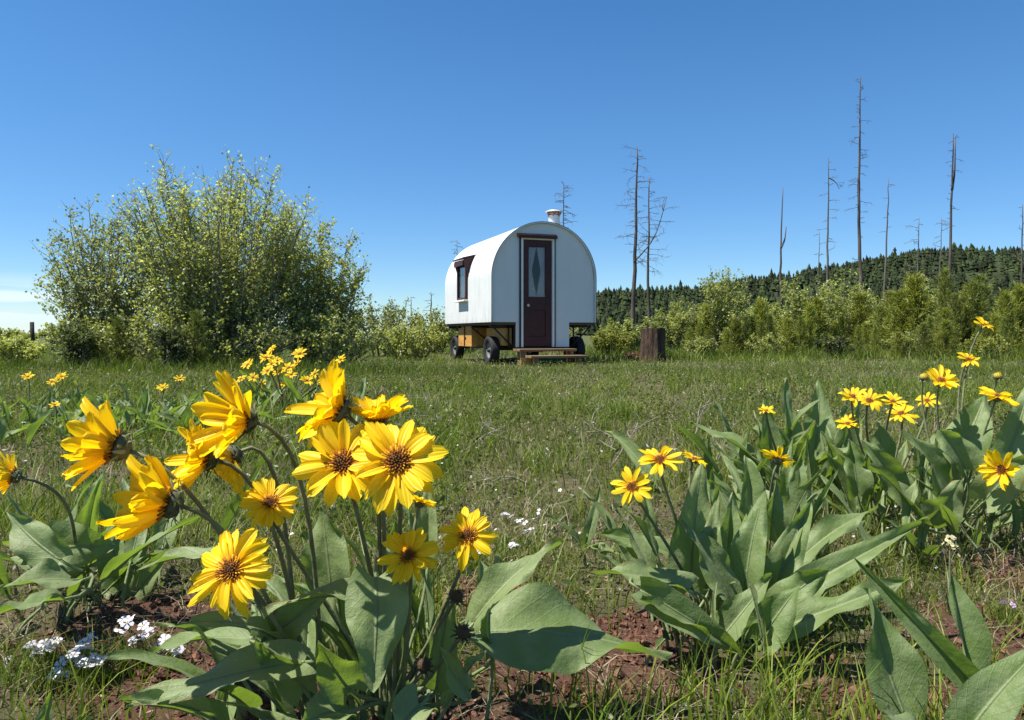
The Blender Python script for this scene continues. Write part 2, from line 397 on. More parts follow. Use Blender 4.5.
def leafquads(b, P, size, col, updir=.35, fold=True, asp=.62):
    n = len(P); nn = rng.normal(size=(n, 3)); nn[:, 2] += updir*2; nn /= np.linalg.norm(nn, axis=1, keepdims=True)
    t = np.cross(nn, rng.normal(size=(n, 3))); t /= np.linalg.norm(t, axis=1, keepdims=True)
    s = np.cross(nn, t); L = (size*(.65+.7*rng.random(n)))[:, None]
    v = np.stack([P, P+t*L*.45+s*L*asp*.5+nn*L*.08, P+t*L, P+t*L*.45-s*L*asp*.5+nn*L*.08], 1).reshape(-1, 3)
    o = np.arange(n)[:, None]*4
    b.add(v, [o+np.array([[0, 1, 2]]), o+np.array([[0, 2, 3]])], col=np.repeat(np.broadcast_to(col, (n, 3)), 4, 0))
gc = MB()
for (n, y0, y1, s, hh) in ((27000, .8, 2.6, .012, .06), (42000, 2.6, 6, .017, .10), (36000, 6, 14, .028, .12)):
    x, y = keep(*scatter(n, y0, y1), .9, 2.2); n = len(x)
    P = np.stack([x, y, gz(x, y)+hh*rng.random(n)**1.5], -1)
    t = rng.random((n, 1)); c = ((1-t)*np.array([.06, .095, .025])+t*np.array([.15, .17, .04]))*(.7+.6*rng.random((n, 1)))
    leafquads(gc, P, np.full(n, s), c, .6)
for q in range(1000):
    cx, cy = scatter(1, 1.15, 10); cx, cy = cx[0], cy[0]
    if rnd.random() > 1.3-cy/10 or noise.noise((cx*.7, cy*.7, 55)) < -.12: continue
    n = rnd.randint(50, 170); r = rnd.uniform(.05, .17); x = cx+rng.normal(0, r, n); y = cy+rng.normal(0, r, n); hh = rnd.uniform(.04, .15)
    P = np.stack([x, y, gz(x, y)+hh*rng.random(n)**.8], -1); t = rnd.random(); c = ((1-t)*np.array([.05, .085, .022])+t*np.array([.19, .20, .055]))*(.7+.6*rng.random((n, 1)))
    leafquads(gc, P, np.full(n, rnd.uniform(.010, .024)), c, .5)
tag(gc.build('ground_cover', M['aspen']), 'tiny broad leaved herbs carpeting the soil between grass blades', 'ground cover', kind='stuff')
ol = MB()
for (n, y0, y1, s) in ((3800, .75, 2.2, .012), (5000, 2.2, 6, .016)):
    x, y = scatter(n, y0, y1); P = np.stack([x, y, gz(x, y)+.004+.012*rng.random(n)], -1); tt = rng.random((n, 1))
    leafquads(ol, P, np.full(n, s), (1-tt)*np.array([.07, .045, .03])+tt*np.array([.34, .27, .18]), 1.6, asp=.45)
tag(ol.build('leaf_litter', M['dry']), 'old brown leaf scraps and chips littering the soil', 'leaf litter', kind='stuff')
wf = MB()
for (n, y0, y1, s) in ((260, 1.3, 3, .009), (420, 3, 7, .010), (160, 7, 16, .014)):
    x, y = keep(*scatter(n, y0, y1), .5, 1.3); n = len(x)
    P = np.stack([x, y, gz(x, y)+.03+.09*rng.random(n)], -1)
    for _ in range(2): leafquads(wf, P, np.full(n, s), np.array([.72, .72, .66]), 1.2, asp=.9)
tag(wf.build('white_bloom', M['phlox']), 'tiny white blossoms sprinkled across the meadow grass', 'tiny flowers', kind='stuff')
cb = MB()
ico = None
for q in range(5200):
    (a, c, rx, ry) = rnd.choice(SOIL); x = a+rnd.gauss(0, rx*.6); y = c+rnd.gauss(0, ry*.6)
    if soil(x, y) < .22: continue
    s = .002+.0105*rnd.random()**4
    pr = np.array([[1, 0, 0], [-1, 0, 0], [0, 1, 0], [0, -1, 0], [0, 0, 1], [0, 0, -1.]])
    v = pr*s*(1+.5*rng.normal(size=(6, 3))*.6)+rng.normal(size=(6, 3))*s*.25+np.array([x, y, g(x, y)+s*.3])
    cb.add(v, np.array([[0, 2, 4], [2, 1, 4], [1, 3, 4], [3, 0, 4], [2, 0, 5], [1, 2, 5], [3, 1, 5], [0, 3, 5]]))
tag(cb.build('soil_crumbs', M['clod'], smooth=False), 'loose red brown soil crumbs on the bare patches', 'soil', kind='stuff')

# ------------------------------------------------------------------ balsamroot
def leaf_obj(parent, base, p0, p1, width, nrm, bend=.1, fold=.3, wave=.12, lobe=.18, curl=0., pet=True):
    p0, p1 = np.asarray(p0, float), np.asarray(p1, float)
    T = nz(p1-p0); L = np.linalg.norm(p1-p0); N = nz(np.asarray(nrm, float)-T*np.dot(nrm, T))
    width *= .88; fold = min(1.25, fold*1.35+.05)
    ph, fr = rnd.uniform(0, 6.3), rnd.uniform(6, 11); wave = wave*1.45
    side_b = rnd.uniform(-.06, .06)
    c = (p0+p1)/2 + N*bend*L + np.cross(N, T)*side_b*L
    n, m = 20, 15
    t = np.linspace(0, 1, n)
    P = ((1-t)**2)[:, None]*p0+(2*(1-t)*t)[:, None]*c+(t*t)[:, None]*p1
    if curl: P = P + N*(curl*L*np.clip(t-.6, 0, 1)**2*4)[:, None]
    dP = np.gradient(P, axis=0); dP /= np.linalg.norm(dP, axis=1, keepdims=True)
    S = np.cross(dP, N); S /= np.linalg.norm(S, axis=1, keepdims=True); NN = np.cross(S, dP)
    tw = rnd.uniform(-.35, .35)*t
    S, NN = S*np.cos(tw)[:, None]+NN*np.sin(tw)[:, None], NN*np.cos(tw)[:, None]-S*np.sin(tw)[:, None]
    prof = np.sin(math.pi*np.clip(t*.93+.045, 0, 1)**.62)**.85*(1-.25*t); prof[-1] = .012; prof /= prof.max()
    u = np.linspace(-1, 1, m)
    w = width*.5*prof
    U = u[None, :, None]; A = np.abs(U)
    vtx = P[:, None]+S[:, None]*U*w[:, None, None]*math.cos(fold*.8)
    vtx = vtx + NN[:, None]*(w[:, None, None]*A*math.sin(fold*.8)*(1-.25*A))
    asym = rnd.uniform(-.5, .5)
    wob = np.sin(fr*t[:, None]+ph+asym*u[None]*2+1.7*(u[None] > 0))*np.abs(u[None])**2.2*wave*width
    wob += .25*wave*width*np.sin(2.3*fr*t[:, None]+ph*2+3*u[None])*np.abs(u[None])**1.5
    sd_ = rnd.uniform(0, 99)
    cr = np.array([[noise.noise((uu*1.6, tt_*L/width*1.6, sd_))+.4*noise.noise((uu*4, tt_*L/width*4, sd_)) for uu in u] for tt_ in t])*np.abs(u[None])**.6
    wob = wob + cr*.075*width*np.sin(math.pi*np.clip(t*1.02, 0, 1))[:, None]
    vtx = vtx + NN[:, None]*wob[:, :, None]
    vtx = vtx - dP[:, None]*(lobe*width*A**1.5*np.clip(1-t*3.2, 0, 1)[:, None, None])
    uv = np.stack([np.broadcast_to(u[None]*.5+.5, (n, m)), np.broadcast_to(t[:, None], (n, m))], -1)
    b = MB(); i = np.arange(n-1)[:, None]*m; j = np.arange(m-1)[None]
    b.add(vtx.reshape(-1, 3), np.stack([i+j, i+j+1, i+m+j+1, i+m+j], -1).reshape(-1, 4), uv=uv.reshape(-1, 2))
    b.tube(P[:-3]-NN[:-3]*.0008, np.linspace(.0022, .0005, n-3), 5, uv=(.5, .3))
    if pet:
        d = np.linalg.norm(p0-base)
        b.tube(bez(base, base+np.array([0, 0, .4*d]), p0-nz(P[1]-P[0])*.35*d, p0+T*.004, 9), np.linspace(.0034, .0023, 9), 6, uv=(.5, .3))
    return b.build('leaf', M['leaf'], parent, parent.location)

def frame(n):
    n = nz(n); a = nz(np.cross([.13, .2, 1.], n)) if abs(n[2]) < .95 else np.array([1., 0, 0]); return a, np.cross(n, a), n
def flower_obj(parent, base, c, diam, nrm, cup=14, npet=None, stem=True, detail=1, wob=1.0, ctrl=None, wind=None):
    a, e, n = frame(nrm); c = np.asarray(c, float); diam *= .93; rd = diam*.125; Lp = diam*.5-rd*.62
    B = np.stack([a, e, n])                         # local -> world rows
    npet = npet or rnd.randint(19, 24)
    age = rnd.random()**2; agew = 1-.25*age
    b = MB(); ns, mu = (9, 7) if detail else (5, 3)
    s = np.linspace(0, 1, ns); u = np.linspace(-1, 1, mu)
    wprof = np.interp(s, [0, .12, .35, .65, .85, .95, 1], [.42, .60, .90, 1, .86, .58, .26])
    wl = None if wind is None else np.array([np.dot(wind, a), np.dot(wind, e), np.dot(wind, n)])
    for q in range(npet):
        inner = q % 2
        phi = 2*math.pi*(q+rnd.uniform(-.3, .3)*wob)/npet; L = Lp*rnd.uniform(.8, 1.08); W = diam*rnd.uniform(.125, .18)*agew
        cu = R(cup+rnd.uniform(-13, 13)*wob+(5 if inner else -4)); dr = (rnd.uniform(-.05, .30)+.45*age*rnd.random())*wob*L; L *= 1-.22*age*rnd.random(); tw = rnd.uniform(-.5, .5)*wob
        side = rnd.uniform(-.12, .12)*wob*L
        er = np.array([math.cos(phi), math.sin(phi), 0]); et = np.array([-math.sin(phi), math.cos(phi), 0])
        r = rd*.62+L*s*math.cos(cu); z = L*(s*math.sin(cu))-dr*s*s + (.0014 if inner else 0)
        ctr = er*r[:, None]+et*(side*s*s)[:, None]+np.array([0, 0, 1.])*z[:, None]
        nl = -er*math.sin(cu)+np.array([0, 0, math.cos(cu)])
        th = tw*s; lat = et*np.cos(th)[:, None]+nl*np.sin(th)[:, None]
        cupz = rnd.uniform(.10, .4)*W*(u**2)*(1 if rnd.random() < .8 else -1)
        gro = .07*W*np.cos(u*2.5*math.pi)
        notch = np.zeros((ns, mu)); notch[-1] = np.interp(np.abs(u), [0, .35, .7, 1], [-.03, .02, .0, -.04])*L
        v = ctr[:, None]+lat[:, None]*(u[None]*wprof[:, None]*W*.5)[:, :, None]+nl*((cupz+gro)[None]*wprof[:, None])[:, :, None]+er*notch[:, :, None]
        if wl is not None: v = v+wl*(.20*L*s**2)[:, None, None]
        uv = np.stack([np.broadcast_to(u[None]*.5+.5, (ns, mu)), np.broadcast_to(s[:, None], (ns, mu))], -1)
        i = np.arange(ns-1)[:, None]*mu; j = np.arange(mu-1)[None]
        b.add(v.reshape(-1, 3) @ B + c, np.stack([i+j, i+j+1, i+mu+j+1, i+mu+j], -1).reshape(-1, 4), uv=uv.reshape(-1, 2))
    fl = b.build('flower', M['petal'], parent, parent.location)
    # disc of florets
    d = MB(); K = 95 if detail else 24
    th = np.linspace(0, math.pi/2, 6)
    dd = MB(); dd.lathe([(rd*math.sin(x)*.96, rd*.42*math.cos(x)) for x in th], sides=16, col=(.10, .035, .008)); vv = dd.v[0] @ B+c
    d.add(vv, dd.f, col=(.10, .035, .008))
    for q in range(K):
        f = math.sqrt((q+.5)/K); ph = q*2.39996; x, y = rd*f*math.cos(ph), rd*f*math.sin(ph); z = rd*.42*math.sqrt(max(0, 1-f*f*.92))
        dirv = nz(np.array([x*.9, y*.9, rd*(.9-.4*f)])); hh = rd*rnd.uniform(.22, .42)*(.55+.6*f); ww = rd*.085
        if f > .62: col = np.array([.62, .32, .016])*rnd.uniform(.6, 1.25) if rnd.random() < .55 else np.array([.30, .11, .012])
        elif f > .34: col = np.array([.24, .085, .012])*rnd.uniform(.6, 1.4)
        else: col = np.array([.13, .06, .012])*rnd.uniform(.6, 1.3)
        t1 = nz(np.cross(dirv, [.3, .2, .9])); t2 = np.cross(dirv, t1); o = np.array([x, y, z-.05*rd])
        v = np.array([o+t1*ww, o+t2*ww, o-t1*ww, o-t2*ww, o+dirv*hh+t1*ww*.8, o+dirv*hh+t2*ww*.8, o+dirv*hh-t1*ww*.8, o+dirv*hh-t2*ww*.8])
        d.add(v @ B+c, np.array([[0, 1, 5, 4], [1, 2, 6, 5], [2, 3, 7, 6], [3, 0, 4, 7], [4, 5, 6, 7]]), col=np.clip(col, 0, 1))
    d.build('disc', M['disc'], fl, parent.location)
    calyx(c, B, rd, fl, parent, detail)
    if stem: stem_obj(parent, base, c-n*rd*.75, -n, ctrl=ctrl, r=(.0033, .0024) if detail else (.004, .003))
    return fl
def calyx(c, B, rd, par, parent, detail=1, scale=1.0, name='calyx', col=(.185, .205, .125)):
    d = MB(); dd = MB(); prof = [(rd*.22, -rd*.95), (rd*.7, -rd*.75), (rd*.98, -rd*.3), (rd*.92, -.04*rd)]
    dd.lathe(prof, sides=14); d.add(dd.v[0] @ B+c, dd.f, col=np.array(col)*.7)
    for ring, (nb, out, ln) in enumerate(((11, .9, 1.25), (9, .75, 1.0))):
        for q in range(nb if detail else nb//2):
            ph = 2*math.pi*(q+rnd.uniform(-.3, .3)+ring*.5)/(nb if detail else nb//2)
            er = np.array([math.cos(ph), math.sin(ph), 0]); et = np.array([-math.sin(ph), math.cos(ph), 0]); L = rd*ln*rnd.uniform(.8, 1.3)*scale; W = rd*.34
            s = np.linspace(0, 1, 5); bk = rnd.uniform(-.15, .9)
            p = er*(rd*.72+L*.75*s)[:, None]+np.array([0, 0, 1.])*(-rd*(.5-.25*ring*-1)+L*(.5*s-bk*s*s))[:, None]
            wv = W*np.array([.8, 1, .8, .45, .05])
            v = np.stack([p-et*wv[:, None]*.5, p+np.array([0, 0, -.15*W]), p+et*wv[:, None]*.5], 1).reshape(-1, 3)
            i = np.arange(4)[:, None]*3; j = np.arange(2)[None]
            d.add(v @ B+c, np.stack([i+j, i+j+1, i+4, i+3], -1)[..., :4].reshape(-1, 4) if False else np.stack([i+j, i+j+1, i+3+j+1, i+3+j], -1).reshape(-1, 4), col=np.array(col)*rnd.uniform(.7, 1.4))
    return d.build(name, M['calyx'], par, parent.location)
def stem_obj(parent, base, end, tan_, ctrl=None, r=(.0033, .0024)):
    base, end = np.asarray(base, float), np.asarray(end, float); d = np.linalg.norm(end-base)
    off = np.array([rnd.uniform(-.012, .012), rnd.uniform(-.012, .012), 0])
    c2 = end+nz(tan_)*.20*d if ctrl is None else ctrl
    lean = nz(end-base)
    st = MB(); st.tube(bez(base+off, base+off+(lean*.6+np.array([0, 0, .4]))*.4*d, c2, end, 14), np.linspace(r[0], r[1], 14), 7)
    return st.build('flower_stem', M['stem'], parent, parent.location)
def bud_obj(parent, base, c, rd, nrm, brown=False):
    a, e, n = frame(nrm); B = np.stack([a, e, n]); d = MB(); dd = MB()
    dd.lathe([(rd*math.sin(x), rd*.8*math.cos(x)) for x in np.linspace(0, math.pi, 7)], sides=12)
    col = (.07, .045, .02) if brown else (.42, .33, .04)
    d.add(dd.v[0] @ B+np.asarray(c), dd.f, col=col)
    for q in range(40):
        ph = q*2.4; f = math.sqrt((q+.5)/40); o = np.array([rd*f*math.cos(ph), rd*f*math.sin(ph), rd*.75*math.sqrt(1-f*f*.9)]); dv = nz(o)
        t1 = nz(np.cross(dv, [.2, .3, .9])); w = rd*.1
        d.add(np.array([o-t1*w, o+t1*w, o+dv*rd*.4])@B+np.asarray(c), np.array([[0, 1, 2]]), col=np.array(col)*rnd.uniform(.7, 1.8))
    bd = d.build('bud', M['disc'], parent, parent.location)
    calyx(np.asarray(c), B, rd, bd, parent, 1, 1.2, col=(.15, .165, .10) if not brown else (.13, .12, .08))
    stem_obj(parent, base, np.asarray(c)-n*rd*.8, -n)

def plant(label, px, Y, group='yellow balsamroot plants in the meadow'):
    x = (px-CX)/F*Y; p = np.array([x, Y, g(x, Y)-.005]); e = empty('balsamroot_plant', p)
    tag(e, label, 'flowering plant', group); return e, p
def fan(e, base, n, lmin, lmax, tilt=(25, 75), az=(0, 360), petl=(.05, .14), wr=.28, bend=(.02, .2), spread=.03):
    """a rosette of leaves round the root"""
    for q in range(n):
        a = R(az[0]+(az[1]-az[0])*((q+rnd.uniform(.1, .9))/n)); tl = R(rnd.uniform(*tilt)); L = rnd.uniform(lmin, lmax)
        d = np.array([math.cos(a)*math.cos(tl), math.sin(a)*math.cos(tl), math.sin(tl)])
        bs = base+np.array([rnd.gauss(0, spread), rnd.gauss(0, spread), 0]); p0 = bs+nz(d+np.array([0, 0, .5]))*rnd.uniform(*petl)
        p1 = p0+d*L; out = np.array([-math.cos(a), -math.sin(a), 0])*math.sin(tl)+np.array([0, 0, 1])*math.cos(tl)
        out = out+np.array([rnd.gauss(0, .3), rnd.gauss(0, .3), 0])
        leaf_obj(e, bs, p0, p1, L*wr*rnd.uniform(.75, 1.2), out, rnd.uniform(*bend), rnd.uniform(.2, 1.0), rnd.uniform(.05, .16), curl=rnd.uniform(-.12, .05))
def leaves(e, base, rows):
    for (x0, y0, x1, y1, Y0, Y1, w, n, bend, fold, wave) in rows:
        leaf_obj(e, base, at(x0, y0, Y0), at(x1, y1, Y1), w*(Y0+Y1)/2/F, n, bend, fold, wave)
CAM, UP = (0, -1, .25), (0, -.25, 1)

# --- big foreground clump, left half
e, p = plant('large foreground clump at left, its six yellow flowers nodding left in the wind', 318, .98)
WIND = (-.9, -.1, .1)
for (fx, fy, Y, d, n, cup, w) in ((117, 447, .86, 122, (-.93, -.22, .32), 44, .9), (168, 503, .84, 132, (-.86, -.38, .30), 46, .9), (206, 458, .90, 112, (-.80, -.50, .25), 42, .9),
                              (232, 456, .96, 92, (-.66, -.45, -.45), 26, .9), (244, 420, .88, 116, (-.72, -.64, .22), 34, .9), (231, 570, .80, 104, (-.14, -.80, .52), 8, .9)):
    flower_obj(e, p, at(fx, fy, Y), d*Y/F, n, cup, wob=w, wind=WIND if n[0] < -.5 else None)
leaves(e, p, [(305, 662, 124, 704, .88, .80, 62, (-.1, -.5, 1), .10, .25, .10), (215, 556, 138, 570, 1.08, 1.10, 30, UP, .12, .6, .08),
              (222, 540, 276, 440, 1.0, 1.02, 26, (-.3, -1, .2), .02, .9, .05), (262, 640, 330, 585, .92, .90, 46, (.2, -.9, .4), -.2, .3, .1),
              (290, 650, 190, 622, .94, .84, 50, (0, -.5, 1), .2, .45, .1), (305, 690, 255, 640, .9, .84, 52, (-.3, -.9, .5), -.1, .35, .1),
              (250, 640, 150, 655, 1.05, 1.1, 40, UP, .15, .4, .1)])
fan(e, p, 10, .12, .20, (15, 75), (95, 260), spread=.06); fan(e, p, 8, .05, .10, (30, 80), spread=.05, petl=(.03, .09))
fan(e, p, 7, .10, .17, (5, 45), (100, 235), spread=.07, petl=(.04, .12), wr=.36)
# --- big foreground clump, right half
e, p = plant('large foreground clump in the lower middle with wide open yellow flowers facing the camera', 392, 1.0)
for (fx, fy, Y, d, n, cup, w) in ((270, 503, .92, 66, (.25, -.66, .62), 12, .8), (338, 410, .90, 122, (-.78, -.30, .55), 40, 1.0), (343, 464, .83, 114, (.05, -.82, .52), 12, 1.1),
                              (398, 461, .81, 114, (.05, -.84, .50), 10, 1.1), (377, 420, .92, 86, (.0, -.10, 1.), 38, .9), (409, 556, .86, 68, (.02, -.78, .60), 10, .8),
                              (468, 536, .92, 72, (-.10, -.82, .52), 8, .9), (420, 503, 1.04, 44, (.2, .3, .9), 20, .8)):
    flower_obj(e, p, at(fx, fy, Y), d*Y/F, n, cup, wob=w)
for (bx, by, Y) in ((457, 596, .95), (463, 632, .9), (424, 665, .9)): bud_obj(e, p, at(bx, by, Y), .0085, (.3, -.5, .7), brown=True)
leaves(e, p, [(380, 604, 262, 614, .90, .84, 44, (0, -.35, 1), .28, .5, .08), (376, 578, 372, 692, .86, .80, 76, (.15, -1, .45), .12, .30, .08),
              (331, 590, 322, 506, .98, 1.0, 60, (-.15, -1, .35), .05, .2, .08), (474, 622, 563, 543, 1.0, 1.06, 48, (-.45, -.75, .6), .25, .5, .10),
              (476, 632, 668, 660, 1.02, 1.08, 92, (-.2, -.5, .95), .12, .10, .15), (428, 560, 428, 478, 1.08, 1.1, 34, (-.3, -1, .2), .04, .5, .06),
              (400, 600, 395, 520, 1.1, 1.12, 44, CAM, .05, .4, .08), (500, 640, 480, 560, 1.12, 1.16, 52, (.2, -1, .4), .1, .3, .1),
              (436, 690, 452, 588, 1.0, .98, 44, CAM, .1, .35, .1), (350, 690, 318, 640, .86, .82, 54, (0, -.9, .5), .12, .3, .1), (420, 706, 398, 732, .84, .8, 60, (0, -.6, 1), .1, .3, .1),
              (358, 410, 366, 376, 1.3, 1.32, 14, CAM, .1, .6, .1), (340, 712, 300, 728, .84, .78, 60, (0, -.6, 1), .1, .3, .1), (466, 690, 440, 645, .9, .86, 34, (.3, -.8, .5), -.1, .5, .1)])
fan(e, p, 11, .12, .19, (35, 80), (60, 215), spread=.06); fan(e, p, 10, .05, .10, (30, 80), spread=.05, petl=(.03, .10))
# --- clump at the left edge
e, p = plant('dark leaved clump at the left edge with one yellow flower cut by the frame', 75, 1.5)
flower_obj(e, p, at(14, 476, 1.15), 62*1.15/F, (-.9, -.3, .25), 36, wind=WIND)
leaves(e, p, [(40, 548, 116, 546, 1.35, 1.4, 62, (.1, -.9, .4), .05, .25, .08), (60, 560, 8, 512, 1.3, 1.35, 46, (-.3, -.8, .6), .1, .3, .1), (70, 580, 0, 588, 1.28, 1.2, 46, (0, -.4, 1), .15, .3, .1),
              (60, 600, -10, 618, 1.2, 1.1, 40, UP, .1, .3, .1), (120, 590, 108, 520, 1.5, 1.55, 44, CAM, .05, .4, .1), (110, 560, 150, 510, 1.55, 1.6, 40, CAM, .05, .5, .1), (130, 600, 175, 545, 1.5, 1.5, 36, CAM, .05, .5, .1)])
fan(e, p, 12, .14, .22, (20, 80), (0, 360), spread=.07)
fan(e, p, 10, .10, .17, (5, 60), (-60, 240), spread=.09, petl=(.04, .10), wr=.38)
# --- tip of a leaf plant at the bottom left corner
e, p = plant('flowerless young plant in the bottom left corner, only its leaf tips showing', 20, .86)
leaves(e, p, [(35, 760, 52, 690, .85, .84, 34, CAM, .05, .5, .06), (10, 770, -30, 700, .86, .84, 40, CAM, .05, .4, .08)])
# --- right clump 1
e, p = plant('broad leaved clump right of the bare soil with two raised yellow flowers', 705, 1.34)
for (fx, fy, Y, d, n, cup) in ((660, 460, 1.30, 56, (-.12, -.58, .80), 22), (632, 487, 1.22, 52, (-.30, -.70, .62), 22), (694, 460, 1.5, 36, (.3, -.2, .9), 20)):
    flower_obj(e, p, at(fx, fy, Y), d*Y/F, n, cup, npet=13)
leaves(e, p, [(690, 590, 702, 464, 1.32, 1.34, 58, (.1, -1, .2), .03, .25, .06), (728, 580, 733, 492, 1.38, 1.42, 40, CAM, .05, .5, .06), (745, 590, 766, 488, 1.32, 1.36, 46, (-.4, -1, .3), .1, .5, .1),
              (690, 590, 590, 572, 1.24, 1.22, 44, (0, -.55, 1), .14, .45, .1), (680, 560, 597, 534, 1.4, 1.42, 34, (0, -.5, 1), .12, .4, .12), (640, 590, 742, 655, 1.18, 1.2, 46, (-.3, -.8, .7), .12, .5, .08),
              (762, 636, 908, 580, 1.22, 1.2, 46, (-.1, -.62, 1), .02, .45, .12), (792, 596, 921, 524, 1.3, 1.34, 48, (-.45, -.72, .7), .04, .75, .08), (800, 560, 878, 508, 1.42, 1.46, 36, (-.3, -.7, .8), .12, .5, .12),
              (730, 600, 682, 520, 1.28, 1.3, 46, (.5, -.8, .3), .08, .4, .1), (770, 600, 812, 500, 1.36, 1.4, 48, (-.5, -1, .2), .06, .55, .08), (760, 640, 800, 585, 1.2, 1.2, 50, (-.3, -.9, .4), .1, .4, .1),
              (720, 640, 772, 575, 1.24, 1.26, 44, (-.6, -.8, .3), .1, .5, .1), (700, 640, 640, 600, 1.2, 1.16, 42, UP, .15, .5, .1), (775, 610, 830, 570, 1.28, 1.25, 44, (-.2, -.7, .8), .12, .35, .12)])
fan(e, p, 13, .13, .21, (35, 85), (10, 180), spread=.06); fan(e, p, 12, .05, .11, (20, 80), spread=.07, petl=(.03, .09))
# --- plant behind it with the nodding flower seen from behind
e, p = plant('upright leafy clump with one yellow flower turned away on an arching stem', 770, 1.72)
flower_obj(e, p, at(778, 460, 1.6), 46*1.6/F, (.45, .35, .80), 28, npet=14)
leaves(e, p, [(752, 540, 745, 455, 1.7, 1.75, 42, CAM, .05, .5, .08), (790, 540, 800, 455, 1.7, 1.75, 40, CAM, .05, .5, .08), (735, 530, 712, 470, 1.75, 1.8, 40, CAM, .05, .4, .1), (770, 540, 776, 480, 1.6, 1.6, 36, CAM, .1, .4, .1)])
fan(e, p, 10, .15, .23, (40, 85), spread=.06)
# --- middle right leaf masses
e, p = plant('tall leafy clump with one small yellow flower at its left, behind the others', 795, 2.5)
flower_obj(e, p, at(766, 411, 2.3), 24*2.3/F, (-.2, -.3, 1), 24, npet=12, detail=0)
leaves(e, p, [(815, 450, 818, 380, 2.5, 2.55, 36, CAM, .04, .4, .08), (790, 455, 784, 378, 2.5, 2.55, 32, (.4, -1, .3), .04, .5, .08), (770, 460, 764, 400, 2.4, 2.4, 30, CAM, .05, .5, .08), (840, 455, 860, 400, 2.45, 2.45, 30, CAM, .05, .5, .1),
              (750, 455, 690, 424, 2.4, 2.45, 26, UP, .1, .4, .1)])
fan(e, p, 42, .12, .28, (30, 88), spread=.15)
e, p = plant('clump with a row of yellow flowers above pale folded leaves at right', 880, 2.15)
for (fx, fy, d) in ((853, 397, 34), (869, 401, 36), (893, 402, 30), (901, 414, 36), (848, 424, 28), (927, 401, 28)):
    Y = rnd.uniform(1.95, 2.2); flower_obj(e, p, at(fx, fy, Y), d*Y/F, (rnd.uniform(-.5, .2), -.5, rnd.uniform(.5, .9)), 22, npet=13, detail=0)
fan(e, p, 46, .10, .23, (25, 85), spread=.14)
leaves(e, p, [(885, 485, 876, 422, 1.95, 2.0, 44, (.3, -1, .3), .05, .3, .1), (905, 500, 862, 440, 1.9, 1.9, 40, CAM, .05, .5, .1), (858, 495, 850, 440, 1.95, 1.98, 36, CAM, .05, .5, .1)])
e, p = plant('rightmost tall clump with wide leaves and stalked flowers rising to the pine tops', 955, 1.95)
for (fx, fy, Y, d, n) in ((941, 381, 1.9, 42, (0, -.55, .85)), (968, 360, 2.0, 30, (.1, -.6, .8)), (984, 325, 2.0, 26, (.3, -.5, .8)), (997, 397, 1.85, 44, (.1, -.35, .95)), (1002, 470, 1.75, 50, (-.85, -.4, .25))):
    flower_obj(e, p, at(fx, fy, Y), d*Y/F, n, 20 if n[0] > -.5 else 34, npet=13)
for (bx, by, Y) in ((924, 377, 2.0), (998, 376, 2.0)): bud_obj(e, p, at(bx, by, Y), .011, (0, -.4, .9))
leaves(e, p, [(965, 470, 940, 430, 1.85, 1.85, 50, CAM, .05, .3, .1), (955, 460, 985, 395, 1.9, 1.95, 50, (-.5, -1, .3), .05, .3, .1), (1000, 470, 1030, 380, 1.85, 1.9, 44, (-.4, -1, .2), .05, .5, .1),
              (920, 520, 870, 465, 1.8, 1.78, 40, UP, .1, .4, .1), (985, 500, 1035, 455, 1.8, 1.75, 46, (-.3, -.8, .5), .08, .4, .1), (930, 520, 960, 480, 1.8, 1.75, 44, CAM, .1, .3, .1), (950, 500, 905, 430, 1.85, 1.85, 44, (.4, -1, .2), .05, .5, .1)])
fan(e, p, 44, .10, .22, (20, 85), spread=.15)
# --- lower right corner
e, p = plant('flowerless plant in the lower right corner with long folded grey green leaves', 945, .94)
leaves(e, p, [(990, 702, 853, 556, .88, .90, 50, (-.55, -.8, .55), .05, .8, .05), (905, 716, 868, 588, .92, .96, 74, (.25, -1, .25), -.05, .3, .07), (968, 676, 948, 570, 1.0, 1.04, 62, (.35, -1, .2), .03, .75, .05),
              (962, 740, 1050, 640, .84, .84, 64, (-.6, -.8, .4), .06, .45, .06), (930, 745, 880, 715, .86, .82, 50, UP, .1, .3, .1)])
# --- middle distance left patch
for q, (px, Y, nl, lab, fl) in enumerate((
        (30, 4.3, 22, 'low leafy clump at far left with small yellow flowers, in the middle distance', ((28, 377), (52, 382), (62, 377))),
        (85, 4.0, 26, 'wide flowerless leafy clump left of centre of the far left patch', ()),
        (150, 4.2, 26, 'leafy clump under two lone yellow flowers in front of the big bush', ((180, 379), (163, 388))),
        (205, 4.0, 20, 'flowerless leafy clump right end of the far left patch, behind nodding flowers', ()),
        (55, 3.6, 16, 'low leafy clump with one half hidden yellow flower at far left', ((55, 405),)))):
    e, p = plant(lab, px, Y)
    for (fx, fy) in fl: flower_obj(e, p, at(fx, fy, Y), 15*Y/F, (rnd.uniform(-.4, .3), -.5, .8), 22, npet=12, detail=0)
    fan(e, p, int(nl*1.4), .12, .22, (15, 75), spread=.24, petl=(.03, .08), wr=.34)
e, p = plant('distant clump crowded with many small yellow flowers left of the wagon', 283, 4.9)
for (fx, fy) in ((272, 350), (266, 358), (277, 361), (300, 354), (297, 364), (268, 371), (280, 372), (291, 375), (315, 374), (307, 381), (286, 384), (248, 365), (241, 379), (262, 384), (322, 380), (341, 360), (253, 378), (272, 364), (289, 368)):
    Y = rnd.uniform(4.6, 5.0); flower_obj(e, p, at(fx, fy, Y), rnd.uniform(15, 20)*Y/F, (rnd.uniform(-.6, .4), rnd.uniform(-.9, -.3), rnd.uniform(.3, .9)), 20, npet=12, detail=0)
fan(e, p, 20, .18, .30, (30, 80), spread=.14)
